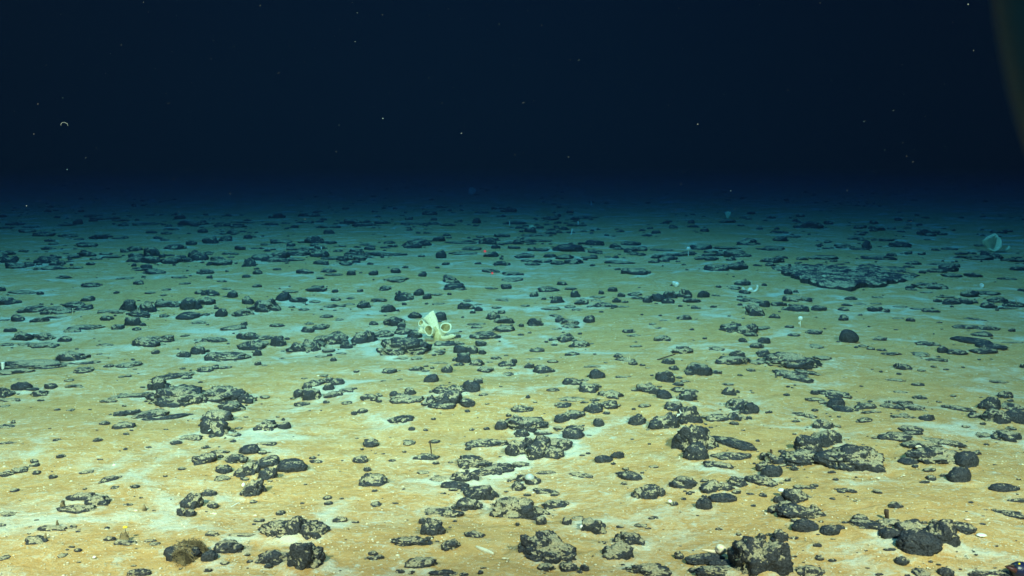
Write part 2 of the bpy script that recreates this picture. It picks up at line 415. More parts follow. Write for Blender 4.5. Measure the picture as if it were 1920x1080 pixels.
# ------------------------------------------------------------------ the rocks, as they lie (tile origin, then  x y w h kind [tilt]; + joins the lump to the rock before it)
FIELD = {
(0, 540, 4): """
40 95 130 90 d 20|15 10 50 30 d|185 35 170 22 f|305 40 50 26 d|660 82 85 40 d|265 160 140 70 d 15|135 230 80 48 r|35 240 60 14 f
440 172 190 50 m|560 130 150 50 d|+640 150 120 36 d|300 242 100 40 d|430 220 120 18 f|790 178 110 24 f|880 180 140 26 f|800 228 90 36 d
965 140 100 90 d|1110 155 100 70 d|1050 200 130 50 d|1000 255 110 72 d|1060 277 55 24 d|1230 203 65 36 f|890 295 85 34 d
1270 125 150 50 d|+1200 100 60 30 d|1430 135 130 80 d|1550 105 110 56 d|1415 210 110 70 r 20|1495 258 100 24 f|1540 190 60 40 f
1580 42 115 40 d|1690 55 40 30 f|1745 50 80 50 d|1855 95 80 60 d|1230 50 45 22 f|1130 38 70 16 f|1250 12 60 16 f|1700 5 60 20 f
1660 190 80 70 d|1830 190 130 50 m|1890 160 70 30 d|1750 300 120 50 d 15|80 315 80 34 r|165 370 140 60 m|330 370 140 50 m|490 385 85 40 d
40 425 90 28 f|190 420 90 24 f|320 430 175 46 m|650 298 190 30 f|540 320 100 30 f|785 428 95 22 f
1100 410 170 80 m|+1160 380 150 60 m|+1250 385 110 50 m|1390 358 60 18 f|1600 390 170 36 d|1165 480 55 34 d|745 495 40 12 f
540 515 190 80 m|250 575 490 70 f|+120 625 240 45 d|655 560 150 28 d 5|640 618 130 46 d|820 585 60 26 d|950 580 125 54 d 15
1380 502 85 40 d|1485 475 100 64 d|1560 470 25 20 r|1700 515 270 66 d|+1600 520 120 60 d|1870 365 130 60 d|1880 440 170 66 d
1540 612 110 44 d|+1610 598 60 30 d|1700 595 80 24 f|910 665 40 20 f|1300 670 250 56 d 12|1185 735 120 90 m|520 693 60 18 f
380 738 75 44 d|545 738 110 24 f|160 745 120 56 r|+240 762 90 24 r|295 795 110 44 m|40 785 90 90 d 35|70 840 130 24 f|35 885 60 20 f
55 1035 110 36 f|1000 805 230 50 m 5|+820 850 110 24 m|1660 800 300 120 m|1320 830 370 150 m|+1480 840 170 90 m|1840 840 100 66 d
1740 900 160 80 d|950 935 140 64 d 15|1140 945 200 80 m 12|1300 968 150 50 r 15|+1150 985 140 25 f|1410 942 70 18 f|925 1035 125 56 d
785 1015 70 32 r|1620 965 200 90 m|1615 1060 160 130 m|1790 1050 50 20 f|530 915 50 22 f""",
(480, 540, 4): """
60 140 200 90 m|205 75 100 60 r|315 92 120 46 d|440 90 80 50 f|360 160 70 22 f|250 30 120 20 f|450 12 140 40 d|600 85 65 30 d
560 135 95 34 f|640 130 60 26 f|700 115 70 30 f|710 70 60 30 f|810 130 95 56 d|780 20 45 24 d|915 95 110 24 d|960 10 70 24 d
995 162 90 60 d|1060 168 30 20 d|1120 70 120 60 d|1225 38 75 44 r|1285 65 60 40 r|1350 35 75 50 f|1485 5 150 25 d|530 215 85 22 d
625 235 50 18 f|155 283 90 22 d|400 265 60 22 f|390 318 85 46 d|+490 295 110 40 d|885 265 60 28 d|1045 262 130 70 d|1190 210 90 40 d
1380 205 90 100 r|1575 145 110 46 d|1670 160 60 30 d|1625 182 40 22 r|1665 120 50 20 f|1590 95 60 16 f|1800 143 70 26 f|1850 85 90 30 f
1780 215 90 60 d|1840 182 50 26 d|1860 245 130 60 m|1860 315 150 46 d|1650 270 110 22 f|1655 292 80 26 d|1720 368 180 50 d
70 375 150 28 d|165 408 110 72 d|50 425 100 40 d|15 480 60 60 d|380 445 220 100 m 12|+320 460 100 70 d|475 390 80 50 d
600 390 170 90 m|615 350 100 44 d|680 430 80 50 d|735 420 30 20 d|810 380 150 90 d|+870 385 80 50 d|960 350 130 50 d
1100 330 110 50 d|1190 355 90 50 d|1110 460 330 130 m|+970 478 90 50 m|+1240 420 80 50 m|1085 525 100 20 f|1205 525 80 26 f
1440 415 150 40 d|+1530 415 60 24 d|1530 465 95 60 r|1620 465 85 60 r|1560 500 90 30 d|1555 535 95 70 r|1685 420 75 40 d|1695 480 50 40 d
1370 563 120 18 f|1655 568 90 46 d|1500 575 45 20 f|1430 613 80 52 r|1315 685 95 66 r|1210 605 90 34 d|+1275 620 50 18 d
1000 625 90 36 d|955 680 40 50 f|1080 685 40 12 f|1715 613 105 42 d|1800 525 70 26 d|1750 555 50 12 f|1880 575 110 46 d|1890 640 70 40 f
545 470 85 28 d|640 490 60 14 f|580 537 45 30 r|490 512 70 16 f|195 527 50 14 f|15 565 45 34 r|65 580 40 14 f|505 658 60 20 f
380 735 60 50 d|460 715 120 44 m|545 695 90 40 m|610 705 90 50 r|545 745 70 50 d|325 795 75 54 r|420 805 140 90 m|585 800 110 50 m 15
685 765 90 40 f|740 755 35 16 r|860 825 120 66 m|+920 805 50 24 d|1120 835 220 60 m|1040 795 70 36 d|1150 780 70 50 d|345 872 100 30 d
680 858 70 36 f|735 940 40 30 r|800 925 65 34 d|1310 830 60 60 r|1390 770 95 54 d|1500 770 120 60 m|1615 750 110 90 r|1670 700 60 44 d
1440 840 160 110 d|+1490 830 110 90 r|+1390 865 120 70 d|+1410 890 160 50 d|1585 868 95 56 r|1710 800 60 20 d|1090 985 145 60 d 10|205 985 25 24 r|75 1045 160 70 m|215 1035 80 56 d
1840 1035 80 66 r|1905 990 40 24 d|70 815 60 30 f|1370 120 90 16 f""",
(960, 540, 4): """
265 15 130 40 d|440 5 80 20 d|165 52 60 34 d|240 80 40 20 d|295 70 30 18 d|475 50 60 44 d|345 98 90 44 d|430 132 70 40 f|525 110 100 42 d
490 160 70 20 f|640 70 100 18 f|620 95 80 18 f|685 130 125 38 d|585 138 50 14 f|670 32 40 34 r|755 12 70 36 r|820 50 50 40 r|785 95 60 34 d
845 105 50 16 d|835 140 80 14 f|925 48 90 24 d|940 75 80 20 d|1020 90 70 44 d|1100 80 100 60 r|1185 55 90 60 d|1180 100 80 36 m
1290 45 100 60 d|1340 95 110 36 d|1380 148 60 22 d|1440 50 80 50 d|1530 55 60 18 f|1510 140 45 18 d|1745 30 80 30 d|1670 8 60 14 d
1710 125 35 18 r|1790 95 170 40 d -15|1890 120 70 50 d|1820 180 120 80 m|95 130 60 22 f|290 155 120 26 d|330 210 70 24 d -20|360 240 70 40 d
430 260 130 50 m|+440 290 110 26 d|180 262 110 60 d|70 280 35 24 r|580 240 75 46 d|340 305 60 24 f|1290 225 85 34 d|1135 245 60 10 f
1055 268 50 18 f|1100 300 50 12 f|875 325 85 28 d|910 358 90 20 f|1125 382 120 44 m|1650 305 160 70 d|1770 315 140 66 m|1790 350 80 26 d
1880 300 110 30 d 10|1730 395 60 30 d|1890 395 80 46 d|400 385 110 56 d|510 425 125 52 m|600 408 30 26 f|190 468 95 28 d|455 495 95 26 d
155 533 90 14 f|795 510 60 30 d|860 540 110 40 m -12|+910 565 60 30 d|978 578 40 18 r|1022 600 40 12 f|1280 475 135 52 m|1175 550 80 50 d
935 438 80 16 f|1540 455 90 34 f|1650 550 230 80 m|+1680 505 100 60 d|1840 438 90 42 d|1880 495 90 50 d|1845 560 110 36 f|1795 617 60 24 d
1400 620 180 90 d|+1500 635 120 34 d|15 545 45 44 r|130 583 70 42 d|240 615 130 60 d|265 658 25 12 f|610 590 100 18 f|635 655 95 70 r
450 708 115 56 d|540 690 60 16 f|575 755 130 70 d|+620 730 60 30 d|740 805 150 60 m|460 838 170 36 f|620 840 60 16 f|310 765 90 26 d
1150 675 120 80 d|1050 655 25 18 r|1255 672 45 20 d|1240 720 80 26 d|1300 700 70 16 f|1000 755 140 70 m|+930 770 60 24 d|1070 775 80 50 d
1140 805 100 72 r|1250 768 90 34 d|1310 820 140 70 d|1340 765 90 50 f|840 668 100 16 f|1625 780 80 56 d|1690 778 35 22 d|1625 725 80 18 f
120 815 30 30 d|175 857 30 14 r|375 880 105 40 d|70 915 140 50 d|615 910 110 66 d|730 890 140 60 m|710 938 55 18 d|455 955 150 60 m
370 985 95 60 r|30 980 70 40 d|650 1015 75 56 r|940 995 110 84 d|990 885 80 26 d|1215 895 120 70 d|1130 1020 180 110 m|1310 970 170 120 m
1690 880 160 80 d|1775 915 110 80 d|1540 980 140 50 d|1680 970 130 70 m|1780 975 40 30 r|1910 930 20 20 r|1490 1045 30 16 f
110 1040 240 90 m|470 1060 120 50 d""",
(1440, 540, 4): """
150 30 60 40 d|205 25 40 24 d|205 80 170 46 m|300 75 70 14 f|75 122 100 30 d|130 155 60 30 d|210 158 140 50 d|380 155 105 34 d|620 78 80 28 d
590 128 65 18 d|570 160 75 26 d|685 118 80 14 f|820 68 70 16 d|815 118 70 12 f|800 160 90 50 d|870 168 80 30 d|1070 10 70 16 d|1190 33 80 12 f
1270 95 60 24 d|1340 70 120 16 f|1380 108 120 44 d|1475 102 100 40 r|1545 105 50 24 d|1510 50 120 50 d|1650 40 150 30 d|1720 95 120 40 d
1655 133 90 44 d|1840 125 130 46 d|1790 152 150 16 f|1910 15 60 24 d|1000 140 100 14 f|1210 168 110 30 d|1110 155 80 14 f|1550 230 110 24 d -8
1068 240 55 28 r|980 228 70 12 f|1285 257 40 14 d|960 312 30 10 r|1500 295 170 34 d|1640 300 150 40 d|160 290 60 24 d|195 352 80 24 r
345 333 95 32 d|605 375 120 95 b|535 405 40 16 d|840 380 90 32 d|715 437 70 18 d|770 455 60 20 d|1185 415 110 44 d -10|1600 350 130 36 d
1520 400 190 60 r -18|+1680 440 130 60 d -15|1310 468 70 46 r|1415 485 140 40 d|1620 475 170 40 d|1840 410 140 12 f|360 440 95 34 f
855 465 70 20 d|920 495 120 26 d|1150 500 100 36 f|1250 540 150 26 f|175 550 350 110 m|+300 580 100 70 m|+60 545 130 80 m|410 525 100 30 f
150 645 190 60 d -15|+230 680 130 60 d -15|310 640 130 40 m -15|1000 595 105 46 d|1150 620 50 16 f|1240 592 40 14 d|1910 582 40 40 r
960 692 120 26 f|1120 725 80 22 d|1720 705 130 20 f|355 785 65 34 r|345 838 110 28 d|500 800 190 60 d -14|515 868 110 84 r|+562 906 110 64 r -20|470 825 40 24 r
980 780 90 16 f|1140 822 95 28 d|720 890 140 50 d|780 932 130 22 f|920 888 130 50 d -12|1010 860 130 40 d|1090 895 140 60 d -15
1190 975 95 54 d|1020 965 150 30 f|730 993 90 34 d|350 918 45 20 d|280 958 140 44 d -14|15 930 30 20 r|1440 908 160 50 d -14|1770 805 100 54 d
1650 885 130 84 d|1815 895 140 50 d|1700 970 180 110 d|1860 975 150 100 r|1820 1050 60 30 f|410 1025 130 80 m|1070 1060 150 50 d""",
(0, 810, 4): """
60 82 100 20 f|430 60 60 20 f|735 60 60 30 r|1725 22 120 24 f|1750 68 40 22 d|1320 80 80 34 r|1440 45 140 40 f|1545 115 55 22 d|1655 150 120 22 d
1870 140 130 70 r|1540 205 160 80 m|1765 205 150 70 m|1365 275 55 24 d|1680 285 110 66 d|1665 345 90 50 f|1850 295 150 100 m|265 248 60 30 d
50 315 100 40 d|155 290 110 46 f|660 300 100 30 f|825 355 120 56 d 18|110 435 60 32 r|860 415 50 24 f|1010 408 60 30 d
640 490 220 60 m|+600 580 240 60 m|+740 520 150 80 m|60 612 100 36 f|1570 460 90 44 d|1450 540 150 110 m|1370 600 70 60 d|1430 610 80 54 r
1600 552 75 46 r|960 545 60 20 f|390 722 200 46 d|270 812 150 60 m|820 803 85 30 d|935 830 150 50 m|1125 815 80 22 d|1160 840 70 30 f
470 925 60 40 f|30 940 70 50 f|1590 765 100 36 d|1570 940 110 84 r|1720 865 190 100 d|1820 775 170 20 f|1900 430 140 130 m|1830 460 60 60 d
1040 1060 160 50 d""",
(480, 810, 4): """
75 90 120 30 f|5 145 30 40 r|90 230 160 90 d|90 320 125 94 d|258 265 195 105 r|455 223 80 24 d|860 92 100 60 d|1150 85 90 40 f|1340 75 70 30 f
785 210 95 56 r|835 280 50 36 r|885 360 180 100 m|1275 190 160 50 d|1260 305 80 30 f|1740 85 260 70 d|1620 240 250 90 m|1790 290 260 90 d 12
1635 320 80 110 m|1530 340 130 70 m|1370 350 110 40 f|1490 400 200 60 r|1680 475 210 120 d|1590 550 180 100 d|900 540 70 40 f|630 660 95 50 d
275 745 400 150 m|+170 750 190 120 m|+300 730 190 150 m|+400 760 150 110 d|375 940 250 230 m|+300 960 130 170 d|150 950 230 110 d|+70 960 90 80 d|1350 600 180 60 f|1470 620 150 60 m|1330 720 150 140 d|1255 670 60 50 d
1170 830 270 80 m|1640 772 125 60 d|1435 757 18 14 r|1455 860 130 80 m|1235 985 200 90 m|+1080 1045 60 30 d|1410 1065 200 50 d|1560 1070 60 30 r
1685 1050 36 44 r""",
(960, 810, 4): """
40 130 130 130 m|+200 155 180 120 d|+310 165 140 90 r|+120 90 110 120 m|+230 90 120 90 m|+320 90 190 70 d|+390 105 110 70 d|75 15 90 50 d|230 10 100 26 d|465 20 135 80 r
1390 70 250 180 m|1380 165 150 115 d|1265 100 24 24 r|1655 90 240 90 r -18|1640 185 220 60 d|1540 245 160 70 d -12|690 210 110 56 r|+790 180 90 60 d
758 238 36 20 r|50 245 110 40 f|250 305 110 26 d|525 330 140 46 f -12|875 330 150 90 r -18|840 385 45 28 r|975 305 30 18 d|1060 262 65 18 f
75 350 90 60 d|155 370 100 70 d|50 420 100 60 m|260 450 160 60 d -12|1000 460 180 110 m|+1090 460 110 80 m|1290 390 170 90 d|1490 420 150 80 m
1600 420 90 60 d|1680 375 110 70 m|1575 500 190 70 r|1440 545 105 100 r|20 570 300 190 m|+220 650 75 110 r|+130 600 220 90 d|330 540 180 60 m
42 690 30 24 r|415 660 60 80 d|500 645 80 30 f|605 720 160 110 m|970 705 90 36 f|885 805 180 110 m|790 905 185 130 m
240 870 320 220 m|+100 840 80 110 d|+260 930 300 130 m|250 1015 100 50 d|420 1015 110 70 d|545 1022 62 50 r|1000 1040 270 100 m
1250 920 60 80 d|1440 960 250 80 r|+1590 990 200 60 r|1650 885 60 70 r|1355 1040 60 36 r|1540 1050 300 80 f|1844 960 340 300 m|1870 790 60 50 m
1850 365 190 110 d -14|1880 270 90 70 m|1890 185 60 50 r""",
(1440, 810, 4): """
30 300 130 100 r|40 210 130 80 m|100 225 80 50 d|290 110 160 110 m|250 195 270 110 m|430 60 190 120 m|645 215 400 160 m|960 40 190 66 d
1080 10 140 30 d|1290 80 250 50 d -12|1160 100 250 50 m|1230 190 340 140 m|1050 220 140 50 r|1480 215 150 120 r|1430 330 150 120 r|1220 345 70 38 r
1210 285 80 26 d|1318 328 40 30 d|1790 40 165 76 d|1620 25 120 40 f|800 45 50 14 d|1760 424 180 62 r|+1840 426 90 40 r|1890 515 140 30 r|1820 625 200 60 d -14
270 415 130 40 d -8|585 443 130 40 d -10|485 500 40 24 f|80 490 70 110 r|200 490 170 110 d|40 555 70 130 m|+130 570 150 90 m|240 610 280 110 m
275 710 170 110 r|470 745 130 80 r|+535 720 70 40 r|350 580 70 70 m|955 550 85 50 d|690 645 90 50 d|760 710 230 90 m -16|920 770 140 90 r
900 680 180 60 f|1100 720 200 100 m|1115 850 275 190 r|1280 790 210 170 m|1260 690 90 60 m|1425 715 180 110 d -12|80 795 110 100 d
480 965 50 24 d|320 1050 210 80 m|1000 970 90 60 r|1220 975 36 18 d|1150 1060 110 60 f|1325 1055 110 70 r|1600 1065 150 40 d|1760 1065 160 40 d
1045 1075 40 20 r|830 1070 50 20 d""",
(0, 320, 3): """
15 660 40 40 d|120 680 140 16 d|90 300 110 14 d|20 320 100 14 d|440 290 60 26 d|510 255 70 14 d|590 270 160 12 d|370 305 100 12 d|680 280 100 10 d|170 315 90 12 d
150 340 90 18 d|245 360 110 22 d|385 367 90 16 d|555 375 100 24 d|850 345 55 16 d|940 352 60 14 d|960 330 80 10 d|820 300 140 14 d|1090 300 150 26 d
1250 305 90 20 d|1340 315 90 12 d|1380 290 100 12 d|1010 260 60 26 d|890 378 50 14 d|680 378 80 14 d|490 420 100 22 d|760 440 80 24 d|980 432 110 30 d
1080 408 60 26 d|1185 395 80 40 d|1270 385 70 28 d|850 465 90 50 d|915 480 40 20 d|490 472 90 30 d|40 505 90 36 d|90 540 110 30 d|265 505 130 40 d
305 548 130 24 d|210 552 50 14 d|330 520 90 30 d|430 545 70 14 d|510 525 50 16 d|540 495 60 16 d|630 485 90 16 d|770 500 110 40 d|850 505 110 40 d
960 510 110 36 d|1030 495 50 30 d|1110 485 100 50 d|1250 520 100 36 d|1400 525 70 44 d|1290 465 90 18 d|1350 435 60 26 d|1460 490 130 30 d
1570 480 120 50 d|1680 465 130 36 d|1790 470 100 40 d|1560 505 110 26 d|1650 500 120 16 d|1850 495 90 14 d|1580 402 120 22 d|1770 395 110 40 d
1840 405 90 14 d|1560 255 90 26 d|1740 250 110 22 d|1850 315 120 20 d|1720 290 100 14 d|1530 300 80 16 d|1850 345 60 24 d|800 555 110 18 d
870 572 120 26 d|1150 570 100 30 d|1450 572 60 24 d|1385 595 50 18 r|1560 555 50 12 d|1710 570 90 28 d|1850 562 80 24 d|1880 585 100 14 d
1010 600 80 14 d|1250 622 50 12 d|780 630 60 24 d|360 600 70 18 d|510 645 100 24 d|1040 635 60 12 d|1445 648 50 20 r|1800 605 40 14 d|700 605 100 12 d""",
(640, 320, 3): """
60 290 120 26 d|230 292 90 16 d|130 305 120 20 d|410 298 130 14 d|515 298 80 14 d|600 305 80 12 d|900 255 60 14 d|790 235 80 10 d|940 225 90 20 d
500 240 80 20 d|760 285 50 26 d|980 295 130 16 d|1065 335 60 30 d|1180 270 100 16 d|1370 265 140 10 d|1320 308 120 12 d|430 410 160 36 d|550 385 70 30 d
670 405 180 14 d|830 400 110 40 d|900 365 90 20 d|1040 395 100 26 d|1130 395 120 12 d|970 432 70 18 d|1100 365 160 14 d|1280 440 180 40 r|1110 445 110 16 d
740 440 110 20 d|690 465 150 18 d|840 475 80 26 d|560 475 60 40 d|1030 480 110 26 d|1040 505 60 14 d|1130 510 90 24 d|1260 490 110 24 d|1300 515 100 30 d
1215 520 80 20 d|60 470 100 20 d|200 470 180 22 d|100 485 150 16 d|320 470 110 16 d|30 490 70 20 d|900 525 80 26 d|770 522 40 12 d|1420 410 110 30 d
1540 425 60 26 d|1620 410 120 24 d|1640 445 90 24 d|1800 445 120 14 d|1770 485 60 20 d|1840 495 110 22 d|1550 517 150 18 d|130 415 60 14 d|270 405 60 14 d
55 578 50 26 r|180 578 50 24 r|305 565 55 28 r|455 585 50 26 d|360 543 40 12 d|540 545 30 10 d|840 565 100 20 d|970 580 110 22 d|960 612 110 26 f|610 617 90 36 d
640 655 110 34 r|300 615 130 34 f|925 655 60 26 d|840 663 70 10 d|1650 570 150 36 d|1240 635 60 20 d|250 660 60 24 d|585 525 50 14 d|1180 480 70 20 d|1390 490 90 14 d""",
(1280, 320, 3): """
190 548 130 40 d|+300 545 110 36 d|370 405 120 36 d|300 472 150 40 d|250 435 150 14 d|500 440 140 20 d|480 505 80 24 d|560 488 70 16 d|780 490 160 24 d
1110 490 160 26 d|550 545 110 36 f|540 345 100 16 d|550 385 80 26 d|1220 420 130 30 d|1035 420 60 40 d|1120 390 110 16 d|1460 525 150 16 d|1430 565 110 24 d
1490 555 100 36 d|1640 490 200 24 d|1300 520 80 20 d|1270 540 60 14 d|1630 590 90 20 d|1510 590 110 20 d|1380 645 150 50 f|1280 655 50 16 d|1830 608 90 14 d
1890 550 80 26 d|1850 505 100 16 d|710 310 140 36 d|1100 325 80 26 d|1360 350 80 30 d|250 285 90 18 d|340 635 80 30 d|290 660 60 16 d|200 653 30 12 d
420 532 40 12 d|100 430 120 30 d|620 370 90 14 d|1000 440 100 12 d|900 420 90 14 d|1700 420 110 12 d|1500 440 100 14 d""",
}

class Rock: pass
ROCKS = []
for (ox, oy, sc), txt in FIELD.items():
    for it in txt.replace('\n', '|').split('|'):
        it = it.strip()
        if not it: continue
        join = it.startswith('+')
        t = it.lstrip('+').split()
        cx, cyy, w, h = (float(v) for v in t[:4])
        lump = (ox + cx / sc, oy + cyy / sc, w / sc, h / sc, t[4], float(t[5]) if len(t) > 5 else 0.0)
        if join:
            ROCKS[-1].lumps.append(lump)
        else:
            r = Rock(); r.lumps = [lump]; r.kind = t[4]
            r.X, r.Y, r.w, r.h = lump[:4]
            ROCKS.append(r)
for r in ROCKS:
    x0 = min(l[0] - l[2] / 2 for l in r.lumps); x1 = max(l[0] + l[2] / 2 for l in r.lumps)
    y0 = min(l[1] - l[3] / 2 for l in r.lumps); y1 = max(l[1] + l[3] / 2 for l in r.lumps)
    r.X, r.Y, r.w, r.h = (x0 + x1) / 2, (y0 + y1) / 2, x1 - x0, y1 - y0
    if r.kind in 'dmf' and r.w > 20:      # knobs grown onto the larger lumps
        rk = random.Random(int(r.X * 13 + r.Y * 7))
        for (X, Y, w, h, kd, ti) in list(r.lumps):
            if w < 18: continue
            for _ in range(rk.randint(2, 4) if w > 34 else rk.randint(1, 2)):
                q = rk.uniform(0.26, 0.5)
                sx = rk.uniform(-0.40, 0.40)
                r.lumps.append((X + sx * w, Y - ti / 45.0 * sx * w * 0.4 + rk.uniform(-0.10, 0.24) * h, w * q, h * rk.uniform(0.4, 0.62), kd if kd != 'f' else 'd', 0.0))
    r.area = sum(l[2] * l[3] for l in r.lumps)
    r.label = None

def knobs(V, rg, n, scale):
    """rounded bumps round n random spots of a sphere: 0 in the creases, 1 on a knob"""
    q = rg.normal(size=(n, 3))
    q /= np.linalg.norm(q, axis=1)[:, None]
    d = np.full(len(V), 9.0)
    for k in range(n):
        d = np.minimum(d, ((V - q[k]) ** 2).sum(1) * rg.uniform(0.7, 1.6))
    return np.sqrt(np.clip(1 - d * n / 4.0 * scale, 0, 1))

LUMPS = []
def lump_mesh(l, seed, fine):
    """one lump of rock, half sunk in the sediment, in world coordinates"""
    X, Y, w, h, kind, tilt = l
    base, t = on_ground(X, Y + h * 0.46)
    sc = t / F
    s = min(0.9, (CAM_H - base.z) / t)
    a = w / 2 * sc * (1.0 + 0.17 * min(1.0, max(0.0, (Y - 470) / 120)))
    hw = h * sc * 1.07
    rot = 0.0
    if tilt:
        gx = math.cos(math.radians(tilt)) * a
        gy = math.sin(math.radians(tilt)) * a / s
        gy = max(-1.1 * gx, min(1.1 * gx, gy))
        rot = math.atan2(gy, gx)
        a = math.hypot(gx, gy) * 0.97
        hw = hw * 0.72
    if kind == 'f':
        c = min(0.28 * a, 0.55 * hw)
        b = (hw * hw - c * c) / (2 * s * hw)
        b = max(0.25 * a, min(1.1 * a, b))
    elif kind == 'm':
        b = min(0.75 * a, hw / (3.1 * s))
    else:
        b = min(0.80 * a, hw / (3.3 * s))
    if kind != 'f':
        q = hw - b * s
        c = math.sqrt(max(q * q - b * b * s * s, (0.12 * a) ** 2))
        c = max(0.14 * a, min(1.25 * a, c))
        b = max(b, 0.3 * a)
    n = 5 if (fine and w > 58) else 4 if w > 22 else 3 if w > 12 else 2
    V, Fc = ico(n)
    rg = np.random.default_rng(seed)
    off = rg.uniform(-50, 50, 3)
    e = rg.uniform(0.78, 1.0)
    p = np.sign(V) * np.abs(V) ** e
    p = p / np.linalg.norm(p, axis=1)[:, None] ** 0.7
    amp = {'r': 0.75, 'b': 0.7, 'd': 1.05, 'm': 1.3, 'f': 1.2}[kind]
    asp = np.array([1.0, b / a, 0.7])
    n1 = vnoise(V * 1.25 * asp + off, seed)
    n2 = vnoise(V * 2.8 * asp + off, seed + 1)
    n3 = vnoise(V * 6.0 * asp + off, seed + 2)
    n4 = vnoise(V * 13.0 * asp + off, seed + 3) if n >= 4 else np.zeros(len(V))
    n5 = vnoise(V * 25.0 * asp + off, seed + 4) if n >= 5 else 0.0
    knob = 1 - np.abs(n3)
    rad = 1 + amp * (0.20 * n1 + 0.13 * n2 + 0.13 * (knob - 0.6) + 0.065 * n4 + 0.03 * n5)
    if kind == 'b':
        rad = 1 + 0.10 * n1 + 0.05 * n2 + 0.02 * n3
    kb = np.zeros(len(V))
    if n >= 3 and kind in 'mdf':
        k1 = knobs(V, rg, int(rg.integers(10, 22)), 0.8)
        k2 = knobs(V, rg, 60, 0.8) if n >= 4 else 0.5
        kb = k1 * 0.65 + k2 * 0.35 - 0.55
        rad = rad + {'m': 0.27, 'd': 0.23, 'f': 0.22}[kind] * kb
    elif n >= 4:
        k2 = knobs(V, rg, 40, 0.7)
        kb = (k2 - 0.55) * 0.5
        rad = rad + 0.06 * kb
    p = p * rad[:, None]
    taper = rg.uniform(-0.25, 0.25)
    p[:, 2] *= 1 + taper * p[:, 0]
    p[:, 1] *= 1 - taper * 0.6 * p[:, 0]
    hollow = np.clip(-(n2 * 0.5 + (knob - 0.6) * 0.7 + n4 * 0.6 + kb * 1.2), -1, 1)
    lift = {'r': 0.30, 'b': 0.62, 'd': 0.18, 'm': 0.12, 'f': 0.0}[kind]
    cc = c / (1 + lift * 0.75)
    P = np.stack([p[:, 0] * a, p[:, 1] * b, p[:, 2] * cc + lift * cc], 1)
    ca, sa = math.cos(rot), math.sin(rot)
    Q = np.stack([P[:, 0] * ca - P[:, 1] * sa, P[:, 0] * sa + P[:, 1] * ca, P[:, 2]], 1)
    cen, _ = on_ground(X, Y + h * 0.46)
    cen = cen + Vector((cen.x / max(cen.y, 0.1), 1, 0)).normalized() * (b * abs(ca) + a * abs(sa) * 0.6) * 0.92
    cz = gz(cen.x, cen.y)
    Q = Q + np.array([cen.x, cen.y, cz])
    if fine and w > 16: LUMPS.append((cen.x, cen.y, a, b, rot, cc))
    return Q, Fc, hollow, Vector((cen.x, cen.y, cz))

# ---- which rocks are things of their own: the 300 nodules that show largest and every larger crust
def is_crust(r):
    return (r.kind == 'f' and r.w > 18) or (r.kind == 'm' and r.w / r.h > 2.05 and r.w > 26)
for r in ROCKS:
    r.crust = is_crust(r)
nod = sorted([r for r in ROCKS if not r.crust], key=lambda r: -r.area)
SINGLE = nod[:298] + [r for r in ROCKS if r.crust]
REST = nod[298:]

